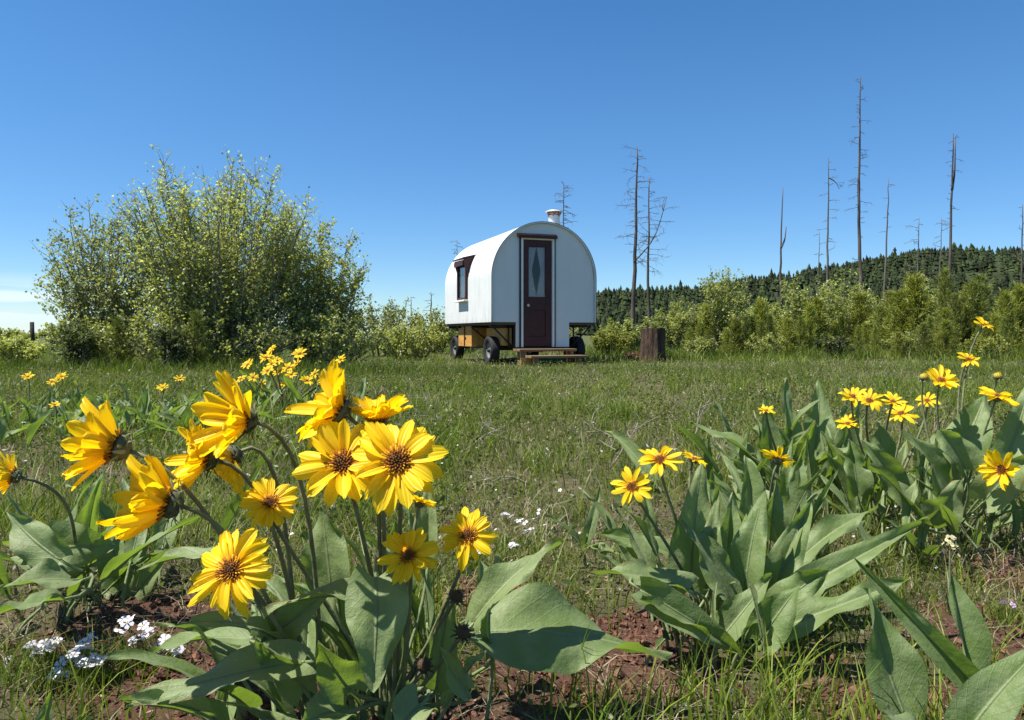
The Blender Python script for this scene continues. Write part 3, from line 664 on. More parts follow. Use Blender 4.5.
e, p = plant('small flowerless plant with narrow leaves, alone left of the raised yellow flowers', 585, 1.75)
leaves(e, p, [(585, 545, 600, 485, 1.75, 1.78, 16, CAM, .05, .5, .06), (580, 545, 545, 515, 1.72, 1.7, 14, UP, .12, .5, .06), (590, 548, 625, 560, 1.7, 1.66, 16, UP, .15, .5, .06)])

# ------------------------------------------------------------------ phlox and other small flowers
def blossom_mesh(size, col, np_=5):
    b = MB()
    for q in range(np_):
        ph = 2*math.pi*q/np_; er = np.array([math.cos(ph), math.sin(ph), 0]); et = np.array([-math.sin(ph), math.cos(ph), 0])
        P = [er*.08*size, er*.35*size+et*.2*size+[0, 0, .03*size], er*.5*size+et*.12*size, er*.5*size-et*.12*size, er*.35*size-et*.2*size+[0, 0, .03*size]]
        b.add(P, np.array([[0, 1, 2, 3, 4]]), col=col)
    b.lathe([(0, .03*size), (.07*size, .02*size), (.09*size, 0)], sides=6, col=(.6, .5, .15))
    o = b.build('blossom', M['phlox']); me = o.data; bpy.data.objects.remove(o); return me
ME_S, ME_W, ME_P, ME_C = blossom_mesh(.012, (.66, .66, .64)), blossom_mesh(.020, (.72, .70, .75)), blossom_mesh(.014, (.62, .40, .62)), blossom_mesh(.0075, (.72, .66, .36), 6)
def phlox(label, px, Y, spots, me=ME_W, hgt=.05, cat='wildflower'):
    x = (px-CX)/F*Y; base = np.array([x, Y, g(x, Y)]); e = empty('phlox_clump', base)
    tag(e, label, cat, 'small low wildflowers')
    b = MB(); n = 160; xx = x+rng.normal(0, .05, n); yy = Y+rng.normal(0, .04, n)
    for (sx, sy) in spots:
        s = at(sx, sy, Y); k_ = 10; xx = np.append(xx, s[0]+rng.normal(0, .016, k_)); yy = np.append(yy, Y+rng.normal(0, .02, k_))
    n = len(xx); blades(b, xx, yy, gz(xx, yy), .035+.035*rng.random(n), np.full(n, .0028), .2+.8*rng.random(n), green(n, .8, 1.3), 2)
    b.build('foliage', M['grass'], e, base)
    for (sx, sy) in spots:
        for q in range(1 if me is not ME_W else 3):
            s = at(sx+rnd.uniform(-5, 5)*(me is ME_W), sy+rnd.uniform(-3, 3)*(me is ME_W), Y+rnd.uniform(-.03, .03))
            o = bpy.data.objects.new('blossom', me); COL.objects.link(o); o.parent = e; o.location = s-base
            o.rotation_euler = (rnd.uniform(-.1, .9), rnd.uniform(-.5, .4), rnd.uniform(0, 6))
phlox('white phlox mat on the left ground, nearest the bare soil and big flowers', 130, 1.22, [(122, 632), (138, 640), (150, 634), (160, 641), (168, 646), (176, 650), (147, 628), (157, 650), (135, 650), (128, 622)])
phlox('white phlox mat in the lower left, a bent row of blossoms', 80, 1.16, [(70, 660), (80, 664), (92, 658), (102, 660), (60, 668), (74, 652), (66, 673), (95, 665), (55, 677), (84, 645), (90, 637)])
phlox('white phlox mat at the far lower left under dark leaves', 38, 1.2, [(34, 645), (44, 643), (50, 648), (40, 652), (55, 640), (11, 661), (3, 672), (0, 684)])
phlox('faint white blossoms in the grass left of the raised yellow flowers', 575, 2.2, [(575, 480), (568, 472), (580, 488), (560, 490), (548, 505), (590, 470), (556, 482), (572, 495)], ME_S)
phlox('single white blossoms low in the grass left of centre soil', 515, 1.9, [(520, 520), (508, 516), (527, 530)])
phlox('two white blossoms at the right edge of the grass clump', 480, 1.75, [(475, 549), (515, 545)])
phlox('tiny pink flower on the red soil at right edge', 1008, 1.42, [(1004, 602), (1010, 600), (1013, 605)], ME_P)
x = (950-CX)/F*1.45; base = np.array([x, 1.45, g(x, 1.45)]); e = empty('camas_flower', base)
tag(e, 'creamy white flower spike on a thin stalk, alone in the grass at right', 'wildflower')
top = at(950, 540, 1.45); b = MB(); b.tube(bez(base, base+[0, 0, .05], top-[0, 0, .05], top, 8), .002, 6)
for q in range(6): blades(b, np.full(1, x), np.full(1, 1.45), np.full(1, base[2]), np.array([.1]), np.array([.005]), np.array([.6]), green(1), 3)
b.build('flower_stem', M['stem'], e, base)
for q in range(26):
    t = rnd.random(); o = bpy.data.objects.new('blossom', ME_C); COL.objects.link(o); o.parent = e
    a = rnd.uniform(0, 6.3); r = .017*(1-t*.6); o.location = top-base+np.array([math.cos(a)*r, math.sin(a)*r, -.028+.04*t]); o.rotation_euler = (rnd.uniform(.4, 1.5), 0, a+1.57)

# ------------------------------------------------------------------ dead twigs in the meadow
for q, (px, Y, L, a, lab) in enumerate(((640, 3.4, .5, 150, 'bleached branching twig lying in the grass right of centre'), (610, 3.0, .4, 60, 'forked pale twig leaning in the grass below the wagon steps'),
        (470, 4.0, .55, 200, 'long pale twig in the grass straight below the left wagon wheel'), (455, 3.2, .45, 20, 'pale dry stalk beside the right flower of the foreground clump'),
        (690, 3.6, .5, 100, 'arched dry stalk left of the right hand leaf clumps'), (530, 2.7, .4, 170, 'short grey twig flat on the ground in mid meadow'),
        (395, 5.0, .6, 80, 'arching dry stem behind the foreground flowers'), (705, 2.9, .4, 30, 'thin curved twig beside the small raised flowers'))):
    x = (px-CX)/F*Y; base = np.array([x, Y, g(x, Y)+.01]); b = MB()
    def grow(p, d, L, r, lev):
        pts = [p]; 
        for s in range(6): d = nz(d+np.array([rnd.gauss(0, .25), rnd.gauss(0, .25), rnd.gauss(-.03, .12)])); pts.append(pts[-1]+d*L/6)
        for s_ in pts: s_[2] = max(s_[2], g(s_[0], s_[1])+.01)
        b.tube(pts, np.linspace(r, r*.4, 7), 4)
        if lev:
            for s in (2, 3, 4, 5): grow(pts[s].copy(), nz(d+rng.normal(size=3)*.8+np.array([0, 0, .25])), L*.5, r*.55, lev-1)
    grow(base.copy(), np.array([math.cos(R(a)), .3*math.sin(R(a)), .45]), L*.6, .0036, 2)
    tag(b.build('dead_twig', M['twig'], None), lab, 'twig', 'dead twigs lying in the grass')

# ------------------------------------------------------------------ bushes and saplings
def bush_geo(W, D, Hh, nst, nbr, nleaf, lsize, cols, low=.1, lean=1.0, upright=.6, base=(0, 0, 0), rs=.018, sharp=1.0):
    """multi-stemmed shrub: returns (stem builder, leaf builder) round the local origin"""
    st, lf = MB(), MB(); P = []; Wt = []
    for q in range(nst):
        a = 2*math.pi*q/nst*2.4+rnd.uniform(-.4, .4); f = math.sqrt((q+.4)/nst)
        bx, by = W*.5*f*.35*math.cos(a), D*.5*f*.35*math.sin(a)
        hh = Hh*(1-.42*f**2.2*sharp)*rnd.uniform(.80, 1.04); tx, ty = W*.5*f*lean*math.cos(a)*.88, D*.5*f*lean*math.sin(a)*.88
        n = 9; t = np.linspace(0, 1, n)
        pts = np.stack([bx+(tx-bx)*t**1.15, by+(ty-by)*t**1.15, hh*t**.92], -1); pts[1:] += rng.normal(0, .02*Hh/3+.01, (n-1, 3))*t[1:, None]
        st.tube(pts, np.linspace(rs*(.7+.5*Hh/3), .004, n), 5)
        for s in range(nbr):
            tt = low+(1-low)*rnd.random()**.85; k_ = tt*(n-1); i0 = min(int(k_), n-2); p = pts[i0]+(pts[i0+1]-pts[i0])*(k_-i0)
            az = rnd.uniform(0, 6.3); d = nz([math.cos(az), math.sin(az), upright*rnd.uniform(.3, 1.9)])
            L = (.26*Hh*(1-tt)+.06*Hh+.08)*rnd.uniform(.5, 1.2)
            b1 = p+d*L*.5+rng.normal(0, .03, 3); b2 = p+d*L+np.array([0, 0, .12*L])
            st.tube([p, b1, b2], [.005, .0035, .0015], 3, cap=False)
            P.append((p, b1, b2)); Wt.append(L)
        P.append((pts[-3], pts[-2], pts[-1])); Wt.append(.5)
    Wt = np.array(Wt)/sum(Wt); idx = rng.choice(len(P), nleaf, p=Wt); A = np.array([[*x] for x in P])[idx]
    t = rng.random(nleaf)[:, None]**.75; pos = np.where(t < .5, A[:, 0]+(A[:, 1]-A[:, 0])*t*2, A[:, 1]+(A[:, 2]-A[:, 1])*(t*2-1))
    pos = pos+rng.normal(0, .022+.004*Hh, (nleaf, 3)); pos[:, 2] = np.maximum(pos[:, 2], .02)
    tt = rng.random((nleaf, 1)); c = (1-tt)*np.array(cols[0])+tt*np.array(cols[1]); c = c*(.75+.5*rng.random((nleaf, 1)))
    leafquads(lf, pos, np.full(nleaf, lsize), c, .38, asp=.72)
    return st, lf
ASP = ((.225, .26, .07), (.41, .44, .165)); WIL = ((.22, .255, .065), (.39, .42, .15)); YEL = ((.21, .24, .045), (.36, .37, .08)); DRK = ((.055, .075, .025), (.12, .15, .05)); RED = ((.10, .055, .035), (.17, .10, .06))
def bush(label, px, Y, Wpx, toppx, nst, nbr, nleaf, ls, cols, group='bushes round the meadow', cat='bush', name='bush', **kw):
    x = (px-CX)/F*Y; z = g(x, Y); Hh = H+(HY-toppx)/F*Y-z; W = Wpx/F*Y
    st, lf = bush_geo(W, kw.pop('depth', W*.7), Hh, nst, nbr, nleaf, ls, cols, **kw)
    e = empty(name, (x, Y, z)); tag(e, label, cat, group)
    st.build('stem', M['bark'], e); lf.build('foliage', M['aspen'], e)
    return e
bush('tall aspen bush, the largest, with many upright stems left of the wagon', 218, 11.4, 244, 164, 74, 34, 36000, .045, ASP, sharp=.62, upright=.9, low=.0)
bush('greyish aspen bush leaning left, left flank of the tall bush', 104, 11.6, 142, 196, 28, 28, 12500, .048, ((.17, .20, .08), (.32, .35, .17)), sharp=.8)
bush('aspen bush at the right flank of the tall bush', 314, 11.9, 116, 222, 26, 28, 12500, .048, WIL, sharp=.8)
bush('rounded aspen thicket filling the foot of the tall bush', 196, 10.9, 310, 300, 44, 18, 8500, .044, ASP, depth=1.5, sharp=1.4, low=.0)
bush('low shrub at the right foot of the tall bush', 325, 11.2, 120, 305, 20, 18, 4800, .044, ASP, sharp=1.1, low=.0)
bush('small dark evergreen shrub under the left side of the tall bush', 78, 10.2, 44, 322, 10, 16, 2600, .04, DRK, sharp=.5)
bush('small dark evergreen shrub under the middle of the tall bush', 170, 9.9, 36, 326, 9, 16, 2000, .04, DRK, sharp=.5)
bush('yellow green low shrub at the left edge before the fence posts', 14, 11.5, 70, 338, 14, 16, 3200, .042, ASP, sharp=.6, low=.02)
bush('low shrub beneath the greyish bush at left', 84, 11.1, 90, 318, 16, 16, 3600, .042, ASP, sharp=.4)
for (px, Y, w, tp, c, lab) in ((385, 17, 80, 292, WIL, 'pale willow shrub between tall bush and wagon'), (432, 19, 60, 303, YEL, 'low yellow green shrub just left of the wagon'),
        (410, 15.5, 90, 318, ASP, 'low spreading shrub in the grass left of the wagon wheels'), (465, 20, 70, 305, WIL, 'shrub half hidden behind the wagon at its left end'),
        (540, 22, 120, 303, ASP, 'shrub seen under the wagon behind its wheels'), (612, 17.5, 60, 328, YEL, 'shrub right behind the right wagon wheel')):
    bush(lab, px, Y, w, tp+3, 16, 16, 3600, .055, c, sharp=.8, low=.0)
for (px, Y, w, tp, c, n, lab) in ((625, 18, 66, 320, WIL, 2600, 'willowy sapling cluster between wagon and stump'), (668, 19, 74, 306, WIL, 3600, 'pale sapling cluster right behind the stump'),
        (724, 19, 64, 262, WIL, 4200, 'tall pale sapling left of centre of the right thicket'), (690, 21, 60, 298, ASP, 2600, 'grey green sapling behind the stump, second row'),
        (800, 20, 78, 280, WIL, 4600, 'tall bright sapling at the foot of the forked dead trunk'), (845, 21, 74, 262, WIL, 4600, 'tall bright sapling in front of the tallest dead trunk'),
        (760, 21, 60, 300, ASP, 2400, 'low sapling between the two tall bright saplings'), (925, 23, 50, 278, ASP, 2400, 'greyish sapling at right among young pines'), (880, 22, 50, 292, YEL, 2200, 'yellow green sapling right of the tallest dead trunk')):
    bush(lab, px, Y, w, tp, 12, 20, n, .062, c, 'saplings in the right thicket', 'sapling', 'sapling', sharp=.8, upright=1.0)
bush('low far brush closing the horizon behind the fence posts', 12, 26, 70, 328, 16, 14, 3600, .07, ASP, sharp=.7, low=.0)
bush('low far brush right of the fence posts behind the leaning bush', 62, 27, 60, 326, 14, 14, 3000, .07, WIL, sharp=.7, low=.0)
for q, (px, Y, w, tp, c, lab) in enumerate(((700, 15.8, 40, 338, ASP, 'knee high shrub in the grass right of the stump'), (765, 16.2, 50, 334, WIL, 'knee high pale shrub before the middle of the right thicket'),
        (835, 15.6, 44, 337, DRK, 'knee high dark shrub before the tallest dead trunk'), (905, 16.4, 56, 332, ASP, 'knee high shrub before the right end of the young pines'), (985, 15.4, 50, 336, YEL, 'knee high yellow green shrub at the far right edge of the grass'))):
    bush(lab, px, Y, w, tp, 10, 12, 1500, .05, c, sharp=.9, low=.0)
bush('reddish dry shrub at the foot of the burnt stump', 640, 14.9, 50, 354, 12, 10, 1300, .05, RED, sharp=.3)
bush('reddish dry shrub in the grass right of the burnt stump', 738, 17, 74, 346, 12, 10, 1500, .05, RED, sharp=.3)

# young pines: four forms, then copies
def pine_proto(h, dens, col):
    st, nd = MB(), MB(); st.tube([(0, 0, 0), (.02*h, 0, h*.5), (0, 0, h)], [.03*h**.5, .02*h**.5, .005], 6)
    P, D = [], []
    z = .06*h
    while z < h*.97:
        t = z/h; L = (.30*h*(1-t)**.75+.09)*1.0; m = rnd.randint(5, 7)
        for q in range(m):
            az = 2*math.pi*q/m+rnd.uniform(-.4, .4); up = .45+.9*t+rnd.uniform(-.1, .2); d = nz([math.cos(az), math.sin(az), up]); l = L*rnd.uniform(.65, 1.1)
            p0 = np.array([0, 0, z]); tip = p0+d*l+np.array([0, 0, .15*l]); mid = (p0+tip)/2+np.array([0, 0, -.05*l])
            st.tube([p0, mid, tip], [.008, .006, .003], 3, cap=False)
            k_ = int(dens*(8+l*55))
            for s in rng.random(k_)**.7: P.append(p0+(mid-p0)*s*2 if s < .5 else mid+(tip-mid)*(s*2-1)); D.append(d)
        z += rnd.uniform(.09, .15)*(1+.2*h)*.75
    for s in range(int(60*dens)): P.append(np.array([0, 0, h*rnd.uniform(.86, 1)])); D.append(np.array([0, 0, 1.]))
    P, D = np.array(P), np.array(D); n = len(P)
    d = D*.9+rng.normal(0, .6, (n, 3)); d[:, 2] += .25; d /= np.linalg.norm(d, axis=1, keepdims=True); s = np.cross(d, rng.normal(size=(n, 3))); s /= np.linalg.norm(s, axis=1, keepdims=True)
    L = (.07+.07*rng.random(n))[:, None]; w = .011; P = P+rng.normal(0, .02, (n, 3))
    v = np.stack([P-s*w*.5, P+s*w*.5, P+d*L+s*w*.35, P+d*L-s*w*.35], 1).reshape(-1, 3)
    c = np.array(col)*(.65+.7*rng.random((n, 1))); nd.add(v, np.arange(n)[:, None]*4+np.array([[0, 1, 2, 3]]), col=np.repeat(c, 4, 0))
    e = empty('young_pine', (0, 0, 0)); st.build('trunk', M['pine_bark'], e); nd.build('crown', M['needle'], e); return e
PR = [pine_proto(2.0, 1.5, (.21, .245, .04)), pine_proto(1.7, 1.6, (.27, .285, .045)), pine_proto(2.2, 1.4, (.18, .215, .042)), pine_proto(1.5, 1.6, (.235, .26, .04))]
spots = []
for q in range(54):
    px = 690+(1024-690+110)*((q*.618034) % 1); row = q % 3; Y = (16.8, 19.5, 23)[row]+rnd.uniform(-.8, .8); top = (328, 319, 309)[row]+rnd.uniform(-20, 12)-(px-690)*.05
    spots.append((px, Y, top))
spots += [(655, 18.5, 325), (700, 17, 322), (610, 20, 318), (915, 19, 276), (975, 20, 282), (1005, 18, 292), (945, 21, 270), (860, 20.5, 294)]
for q in range(13): spots.append((700+q*27+rnd.uniform(-14, 14), rnd.uniform(15.2, 16.8), rnd.uniform(318, 336)))
used = set()
for q, (px, Y, top) in enumerate(spots):
    t = q % 4; o = PR[t] if t not in used else copy_tree(PR[t]); used.add(t)
    x = (px-CX)/F*Y; z = g(x, Y); hh = H+(HY-top)/F*Y-z; s = hh/(2.0, 1.7, 2.2, 1.5)[t]; w = s*rnd.uniform(.7, 1.25)
    o.location = (x, Y, z-.02); o.scale = (w, w, s); o.rotation_euler = (0, 0, rnd.uniform(0, 6))
    tag(o, 'young bushy pine in the thicket along the right edge of the meadow', 'pine tree', 'young pines in the right thicket')
for (px, Y, top, lab) in ((118, 10.4, 318, 'small dark young pine in front of the tall bush at left'), (196, 10.2, 312, 'small dark young pine under the middle of the tall bush'), (352, 12, 312, 'small young pine at the right end of the tall bush')):
    o = copy_tree(PR[2]); x = (px-CX)/F*Y; z = g(x, Y); s = (H+(HY-top)/F*Y-z)/2.2; o.location = (x, Y, z); o.scale = (s*1.3, s*1.3, s); tag(o, lab, 'pine tree', 'small pines by the tall bush')

# ------------------------------------------------------------------ dead standing trunks
def snag(label, px, top, Y, wpx, branches=12, lean=0., fork=None, mat='snag', blen=1.0, lo=.45, droop=-.1, topn=True, toptaper=.25):
    x = (px-CX)/F*Y; z = g(x, Y)-.1; Hh = H+(HY-top)/F*Y-z; r = wpx/F*Y*.35
    e = empty('dead_tree', (x, Y, z)); tag(e, label, 'dead tree', 'dead trees standing over the thicket')
    n = 16; t = np.linspace(0, 1, n); lx = lean/F*Y
    pts = np.stack([lx*t+.003*Hh*np.sin(t*5+px), 0*t+.01*Hh*np.sin(t*4), Hh*t], -1); pts[1:] += rng.normal(0, r*.18, (n-1, 3))*np.array([1, 1, 0])
    b = MB(); b.tube(pts, r*(1.15-(1.15-toptaper)*t**1.1), 8); b.build('trunk', M[mat], e)
    bb = MB(); m = 0
    def br(p, d, L, rr, lev):
        P = [p]
        for s in range(4): d = nz(d+np.array([rnd.gauss(0, .2), rnd.gauss(0, .2), droop*.6+rnd.gauss(0, .12)])); P.append(P[-1]+d*L/4)
        bb.tube(P, np.linspace(rr, rr*.35, 5), 4, cap=False)
        if lev:
            for s in (2, 3, 4):
                for _ in range(2): br(P[s], nz(d+rng.normal(size=3)*.7), L*rnd.uniform(.25, .5), rr*.5, lev-1)
    branches = int(branches*1.6)
    for q in range(branches):
        tt = lo+(1-lo)*(q+rnd.random())/branches; tt = min(tt, .99); k_ = tt*(n-1); i0 = min(int(k_), n-2); p = pts[i0]+(pts[i0+1]-pts[i0])*(k_-i0)
        az = rnd.choice((0, math.pi))+rnd.uniform(-.9, .9); d = nz([math.cos(az), math.sin(az), rnd.uniform(-.2, .5)])
        bb = MB()
        br(p, d, blen*Y/F*rnd.uniform(6, 24)*(1.25-tt*.7), max(.011*Y/30, r*.11), 1)
        bb.build('branch', M[mat], e); bb = MB()
    if fork:
        for (fx, fy, gx, gy, fr) in fork:          # forked limbs given in metres-at-depth from pixel offsets
            p0 = np.array([(fx-px)/F*Y, 0, H+(HY-fy)/F*Y-z]); p1 = np.array([(gx-px)/F*Y, .2, H+(HY-gy)/F*Y-z])
            md = p0*.6+p1*.4+np.array([(p1[0]-p0[0])*.25, 0, -(p1[2]-p0[2])*.05])
            P = bez(p0, md, md, p1, 9); fb = MB(); fb.tube(P, np.linspace(r*fr, r*fr*.35, 9), 6); fb.build('limb', M[mat], e)
            if blen > 0:
                for q in range(int(branches/3)):
                    bb = MB(); br(P[rnd.randint(4, 8)], nz([rnd.uniform(-1, 1), rnd.uniform(-.5, .5), rnd.uniform(-.3, .4)]), Y/F*12*blen, r*.12, 1); bb.build('branch', M[mat], e); bb = MB()
    if bb.n and branches > 0: bb.build('twigs', M[mat], e)
snag('tall dead tree with twiggy crown and one long rising limb right of the wagon', 633, 148, 27, 6.5, 26, 4, [(634, 262, 668, 196, .36)], blen=1.0, lo=.42)
snag('thinner twiggy dead tree just right of the limbed one', 649, 178, 28, 4.5, 16, 0, blen=1.0, lo=.45)
snag('tallest dead trunk, dark and straight, short twigs near its top', 863, 78, 33, 5.6, 20, -4, mat='snag', blen=.62, lo=.5)
snag('bare dead trunk ending in two upright prongs', 781, 188, 31, 4.2, 0, 1, [(781, 248, 788, 226, .75)], blen=0)
snag('slim dead trunk with a drooping hooked branch near its top', 828, 158, 34, 4.0, 9, 0, [(829, 178, 841, 188, .4)], mat='snag_grey', blen=.6, lo=.5)
snag('leaning bare grey trunk right of the tallest one', 884, 178, 38, 3.6, 5, 4, mat='snag_grey', blen=.5, lo=.65)
snag('forked dead trunk at right with two tall leaders', 952, 134, 34, 5.0, 10, 0, [(952, 190, 958, 138, .7)], blen=.55, lo=.55)
snag('short twiggy dead tree before the hill crest', 917, 218, 40, 3.0, 14, 2, mat='snag_grey', blen=.8, lo=.35)
snag('short dead tree with curved branch left of the forked trunk', 939, 218, 40, 2.6, 8, 2, mat='snag_grey', blen=.9, lo=.5)
snag('thin grey snag beside the slim hooked trunk', 819, 232, 40, 2.4, 6, 0, mat='snag_grey', blen=.5, lo=.4)
snag('thin snag behind the tallest trunk', 860, 178, 40, 2.2, 4, 0, mat='snag_grey', blen=.5, lo=.5)
snag('dead tree at the right edge with one stub branch', 1022, 205, 36, 3.6, 8, 0, mat='snag', blen=.6, lo=.4)
snag('twiggy dead treetop rising behind the stove pipe', 563, 183, 30, 3.2, 22, 0, mat='snag', blen=.8, lo=.66)
snag('small twiggy dead treetop behind the rear of the wagon roof', 457, 240, 34, 2.2, 14, 0, mat='snag_grey', blen=.5, lo=.6)
snag('short dead stem left of the wagon', 431, 292, 30, 3.4, 6, 0, mat='snag_grey', blen=.5, lo=.5)
snag('low dead stem farther left of the wagon', 411, 297, 32, 2.4, 5, 0, mat='snag_grey', blen=.4, lo=.5)

# ------------------------------------------------------------------ burnt stump
sx_, sY = (652.5-CX)/F*14.6, 14.6; sz = g(sx_, sY); e = empty('tree_stump', (sx_, sY, sz)); tag(e, 'burnt dark brown tree stump standing in the meadow right of the wagon', 'stump')
n, m = 56, 10; V = []; th = np.arange(n)*2*math.pi/n; hs = .69
for l in range(m):
    t = l/(m-1); rr = .225*(1.0+.22*(1-t)**3)*(1+.05*np.array([noise.noise((math.cos(a)*3, math.sin(a)*3, t*1.2)) for a in th])+.035*np.sin(th*13+1.5*math.sin(t*2)))
    zz = hs*t*np.ones(n) if l < m-1 else hs+.02*np.array([noise.noise((math.cos(a)*2, math.sin(a)*2, 4)) for a in th])
    V.append(np.stack([rr*np.cos(th)+.02*t, rr*np.sin(th), zz], -1))
b = MB(); i = np.arange(m-1)[:, None]*n; j = np.arange(n)[None]; b.add(np.concatenate(V), np.stack([i+j, i+(j+1) % n, i+n+(j+1) % n, i+n+j], -1).reshape(-1, 4))
b.tube([(.22, -.08, 0), (.27, -.09, .1), (.275, -.09, .15)], [.06, .045, .012], 7); b.build('bark', M['stump'], e)
b = MB(); rim = V[-1]; c0 = rim.mean(0)-[0, 0, .03]; mid_ = c0+(rim-c0)*.55+np.array([0, 0, .012])
b.add(np.concatenate([rim, mid_, [c0]]), [np.stack([np.arange(n), (np.arange(n)+1) % n, n+(np.arange(n)+1) % n, n+np.arange(n)], -1), np.stack([n+np.arange(n), n+(np.arange(n)+1) % n, np.full(n, 2*n)], -1)])
b.build('cut_top', M['stump_top'], e)
# ------------------------------------------------------------------ fence posts
for (px, Y, tp, lab) in ((32, 19, 322, 'dark wooden fence post standing clear against the sky at far left'), (53, 21, 325, 'second dark fence post half hidden by the leaning bush')):
    x = (px-CX)/F*Y; b = MB(); z = g(x, Y); b.tube([(x, Y, z-.1), (x+.01, Y, z+.4), (x, Y, H+(HY-tp)/F*Y)], [.055, .052, .05], 9)
    tag(b.build('fence_post', M['post']), lab, 'fence post', 'fence posts at the left edge')

# ------------------------------------------------------------------ sheep wagon
TH = R(20); WX, WY = .605, 13.81; wz = g(WX, WY)
wz = 0.0
W = empty('sheep_wagon', (WX, WY, wz), TH); tag(W, 'white round topped sheep wagon with a maroon door standing in the meadow', 'wagon')
RAD, ZS, ZB, LEN = 1.05, 1.57, .75, 3.25
def arch(r, zb, n=40):
    a = np.linspace(math.pi, 0, n); return [(-r, zb)]+[(r*math.cos(x), ZS+r*math.sin(x)) for x in a]+[(r, zb)]
b = MB(); po, pi_ = arch(RAD, ZB), arch(RAD-.025, ZB); n = len(po); yy = np.linspace(-.045, LEN, 24)
for prof, flip in ((po, False), (pi_, True)):
    V = np.array([[(x, y, z) for x, z in prof] for y in yy]).reshape(-1, 3)
    i = np.arange(len(yy)-1)[:, None]*n; j = np.arange(n-1)[None]; q = np.stack([i+j, i+j+1, i+n+j+1, i+n+j], -1).reshape(-1, 4); b.add(V, q[:, ::-1] if flip else q)
for y in (yy[0], yy[-1]):
    V = np.array([(x, y, z) for x, z in po]+[(x, y, z) for x, z in pi_]); j = np.arange(n-1); b.add(V, np.stack([j, j+1, n+j+1, n+j], -1))
for s in (0, n-1):
    V = np.array([(po[s][0], yy[0], ZB), (po[s][0], yy[-1], ZB), (pi_[s][0], yy[-1], ZB), (pi_[s][0], yy[0], ZB)]); b.add(V, np.array([[0, 1, 2, 3]]))
cov = b.build('roof_cover', M['cover'], W)
ms = cov.modifiers.new('es', 'EDGE_SPLIT'); ms.split_angle = R(40)
DX0, DX1, DZ0, DZ1 = -.43, .145, .29, 2.28                       # door opening
def wall(y0, y1, opening, lower):
    b = MB(); r = RAD-.028
    X = sorted(set([-r, r]+list(np.linspace(-r, r, 61))+([DX0, DX1] if opening else [])+([-.565, .504] if lower else [])))
    for x0, x1 in zip(X[:-1], X[1:]):
        xm = (x0+x1)/2; tops = [ZS+math.sqrt(max(0, r*r-x*x)) for x in (x0, x1)]
        zb = DZ0 if lower and -.565 < xm < .504 else ZB
        if opening and DX0 < xm < DX1: zb = DZ1
        for y in (y0, y1):
            b.add([(x0, y, zb), (x1, y, zb), (x1, y, tops[1]), (x0, y, tops[0])], np.array([[0, 1, 2, 3]]))
        b.add([(x0, y0, zb), (x1, y0, zb), (x1, y1, zb), (x0, y1, zb)], np.array([[0, 1, 2, 3]]))
    edges = ([(-.565, DZ0, ZB), (.504, DZ0, ZB)] if lower else [])+([(DX0, DZ0, DZ1), (DX1, DZ0, DZ1)] if opening else [])
    for (x, z0, z1) in edges: b.add([(x, y0, z0), (x, y1, z0), (x, y1, z1), (x, y0, z1)], np.array([[0, 1, 2, 3]]))
    return b
wall(0, .03, True, True).build('front_wall', M['white'], W, smooth=False)
wall(LEN-.06, LEN-.03, False, False).build('rear_wall', M['white'], W, smooth=False)
b = MB(); b.box(-RAD+.03, RAD-.03, .034, LEN-.062, ZB-.05, ZB-.002); b.box(-.54, .48, .034, 1.2, DZ0-.04, DZ0); b.box(-.54, -.51, .034, 1.2, DZ0, ZB-.05); b.box(.45, .48, .034, 1.2, DZ0, ZB-.05); b.box(-.51, .45, 1.17, 1.2, DZ0, ZB-.05); b.build('floor', M['interior'], W, smooth=False)
# dark edge line along the arch front
b = MB(); pr_ = arch(RAD+.004, ZB, 48); b.tube([(x, -.045, z) for x, z in pr_], .005, 6); b.build('edge_trim', M['black'], W)
# door casing and door
b = MB()
def frame4(b, x0, x1, z0, z1, t, y0, y1, bottom=False):
    b.box(x0-t, x0, y0, y1, z0, z1+t); b.box(x1, x1+t, y0, y1, z0, z1+t); b.box(x0, x1, y0, y1, z1, z1+t)
    if bottom: b.box(x0, x1, y0, y1, z0, z0+t)
frame4(b, DX0-.045, DX1+.045, DZ0-.002, DZ1+.045, .028, -.030, -.002); bev(b.build('outer_casing', M['black'], W, smooth=False), .004)
b = MB(); frame4(b, DX0-.003, DX1+.003, DZ0-.001, DZ1, .041, -.038, -.003); bev(b.build('door_frame', M['white_trim'], W, smooth=False), .004)
b = MB(); x0, x1 = DX0+.006, DX1-.006; gx0, gx1, gz0, gz1 = -.318, .020, 1.22, 2.15; y0, y1 = -.012, .028
b.box(x0, gx0, y0, y1, DZ0+.01, DZ1-.006); b.box(gx1, x1, y0, y1, DZ0+.01, DZ1-.006); b.box(gx0, gx1, y0, y1, gz1, DZ1-.006); b.box(gx0, gx1, y0, y1, .98, gz0); b.box(gx0, gx1, y0, y1, DZ0+.01, .48); b.box(gx0, gx1, y0+.016, y1-.004, .48, .98)
door = bev(b.build('door', M['maroon'], W, smooth=False), .004)
b = MB(); b.box(gx0, gx1, .006, .011, gz0, gz1); b.build('glass', M['glass'], door, smooth=False)
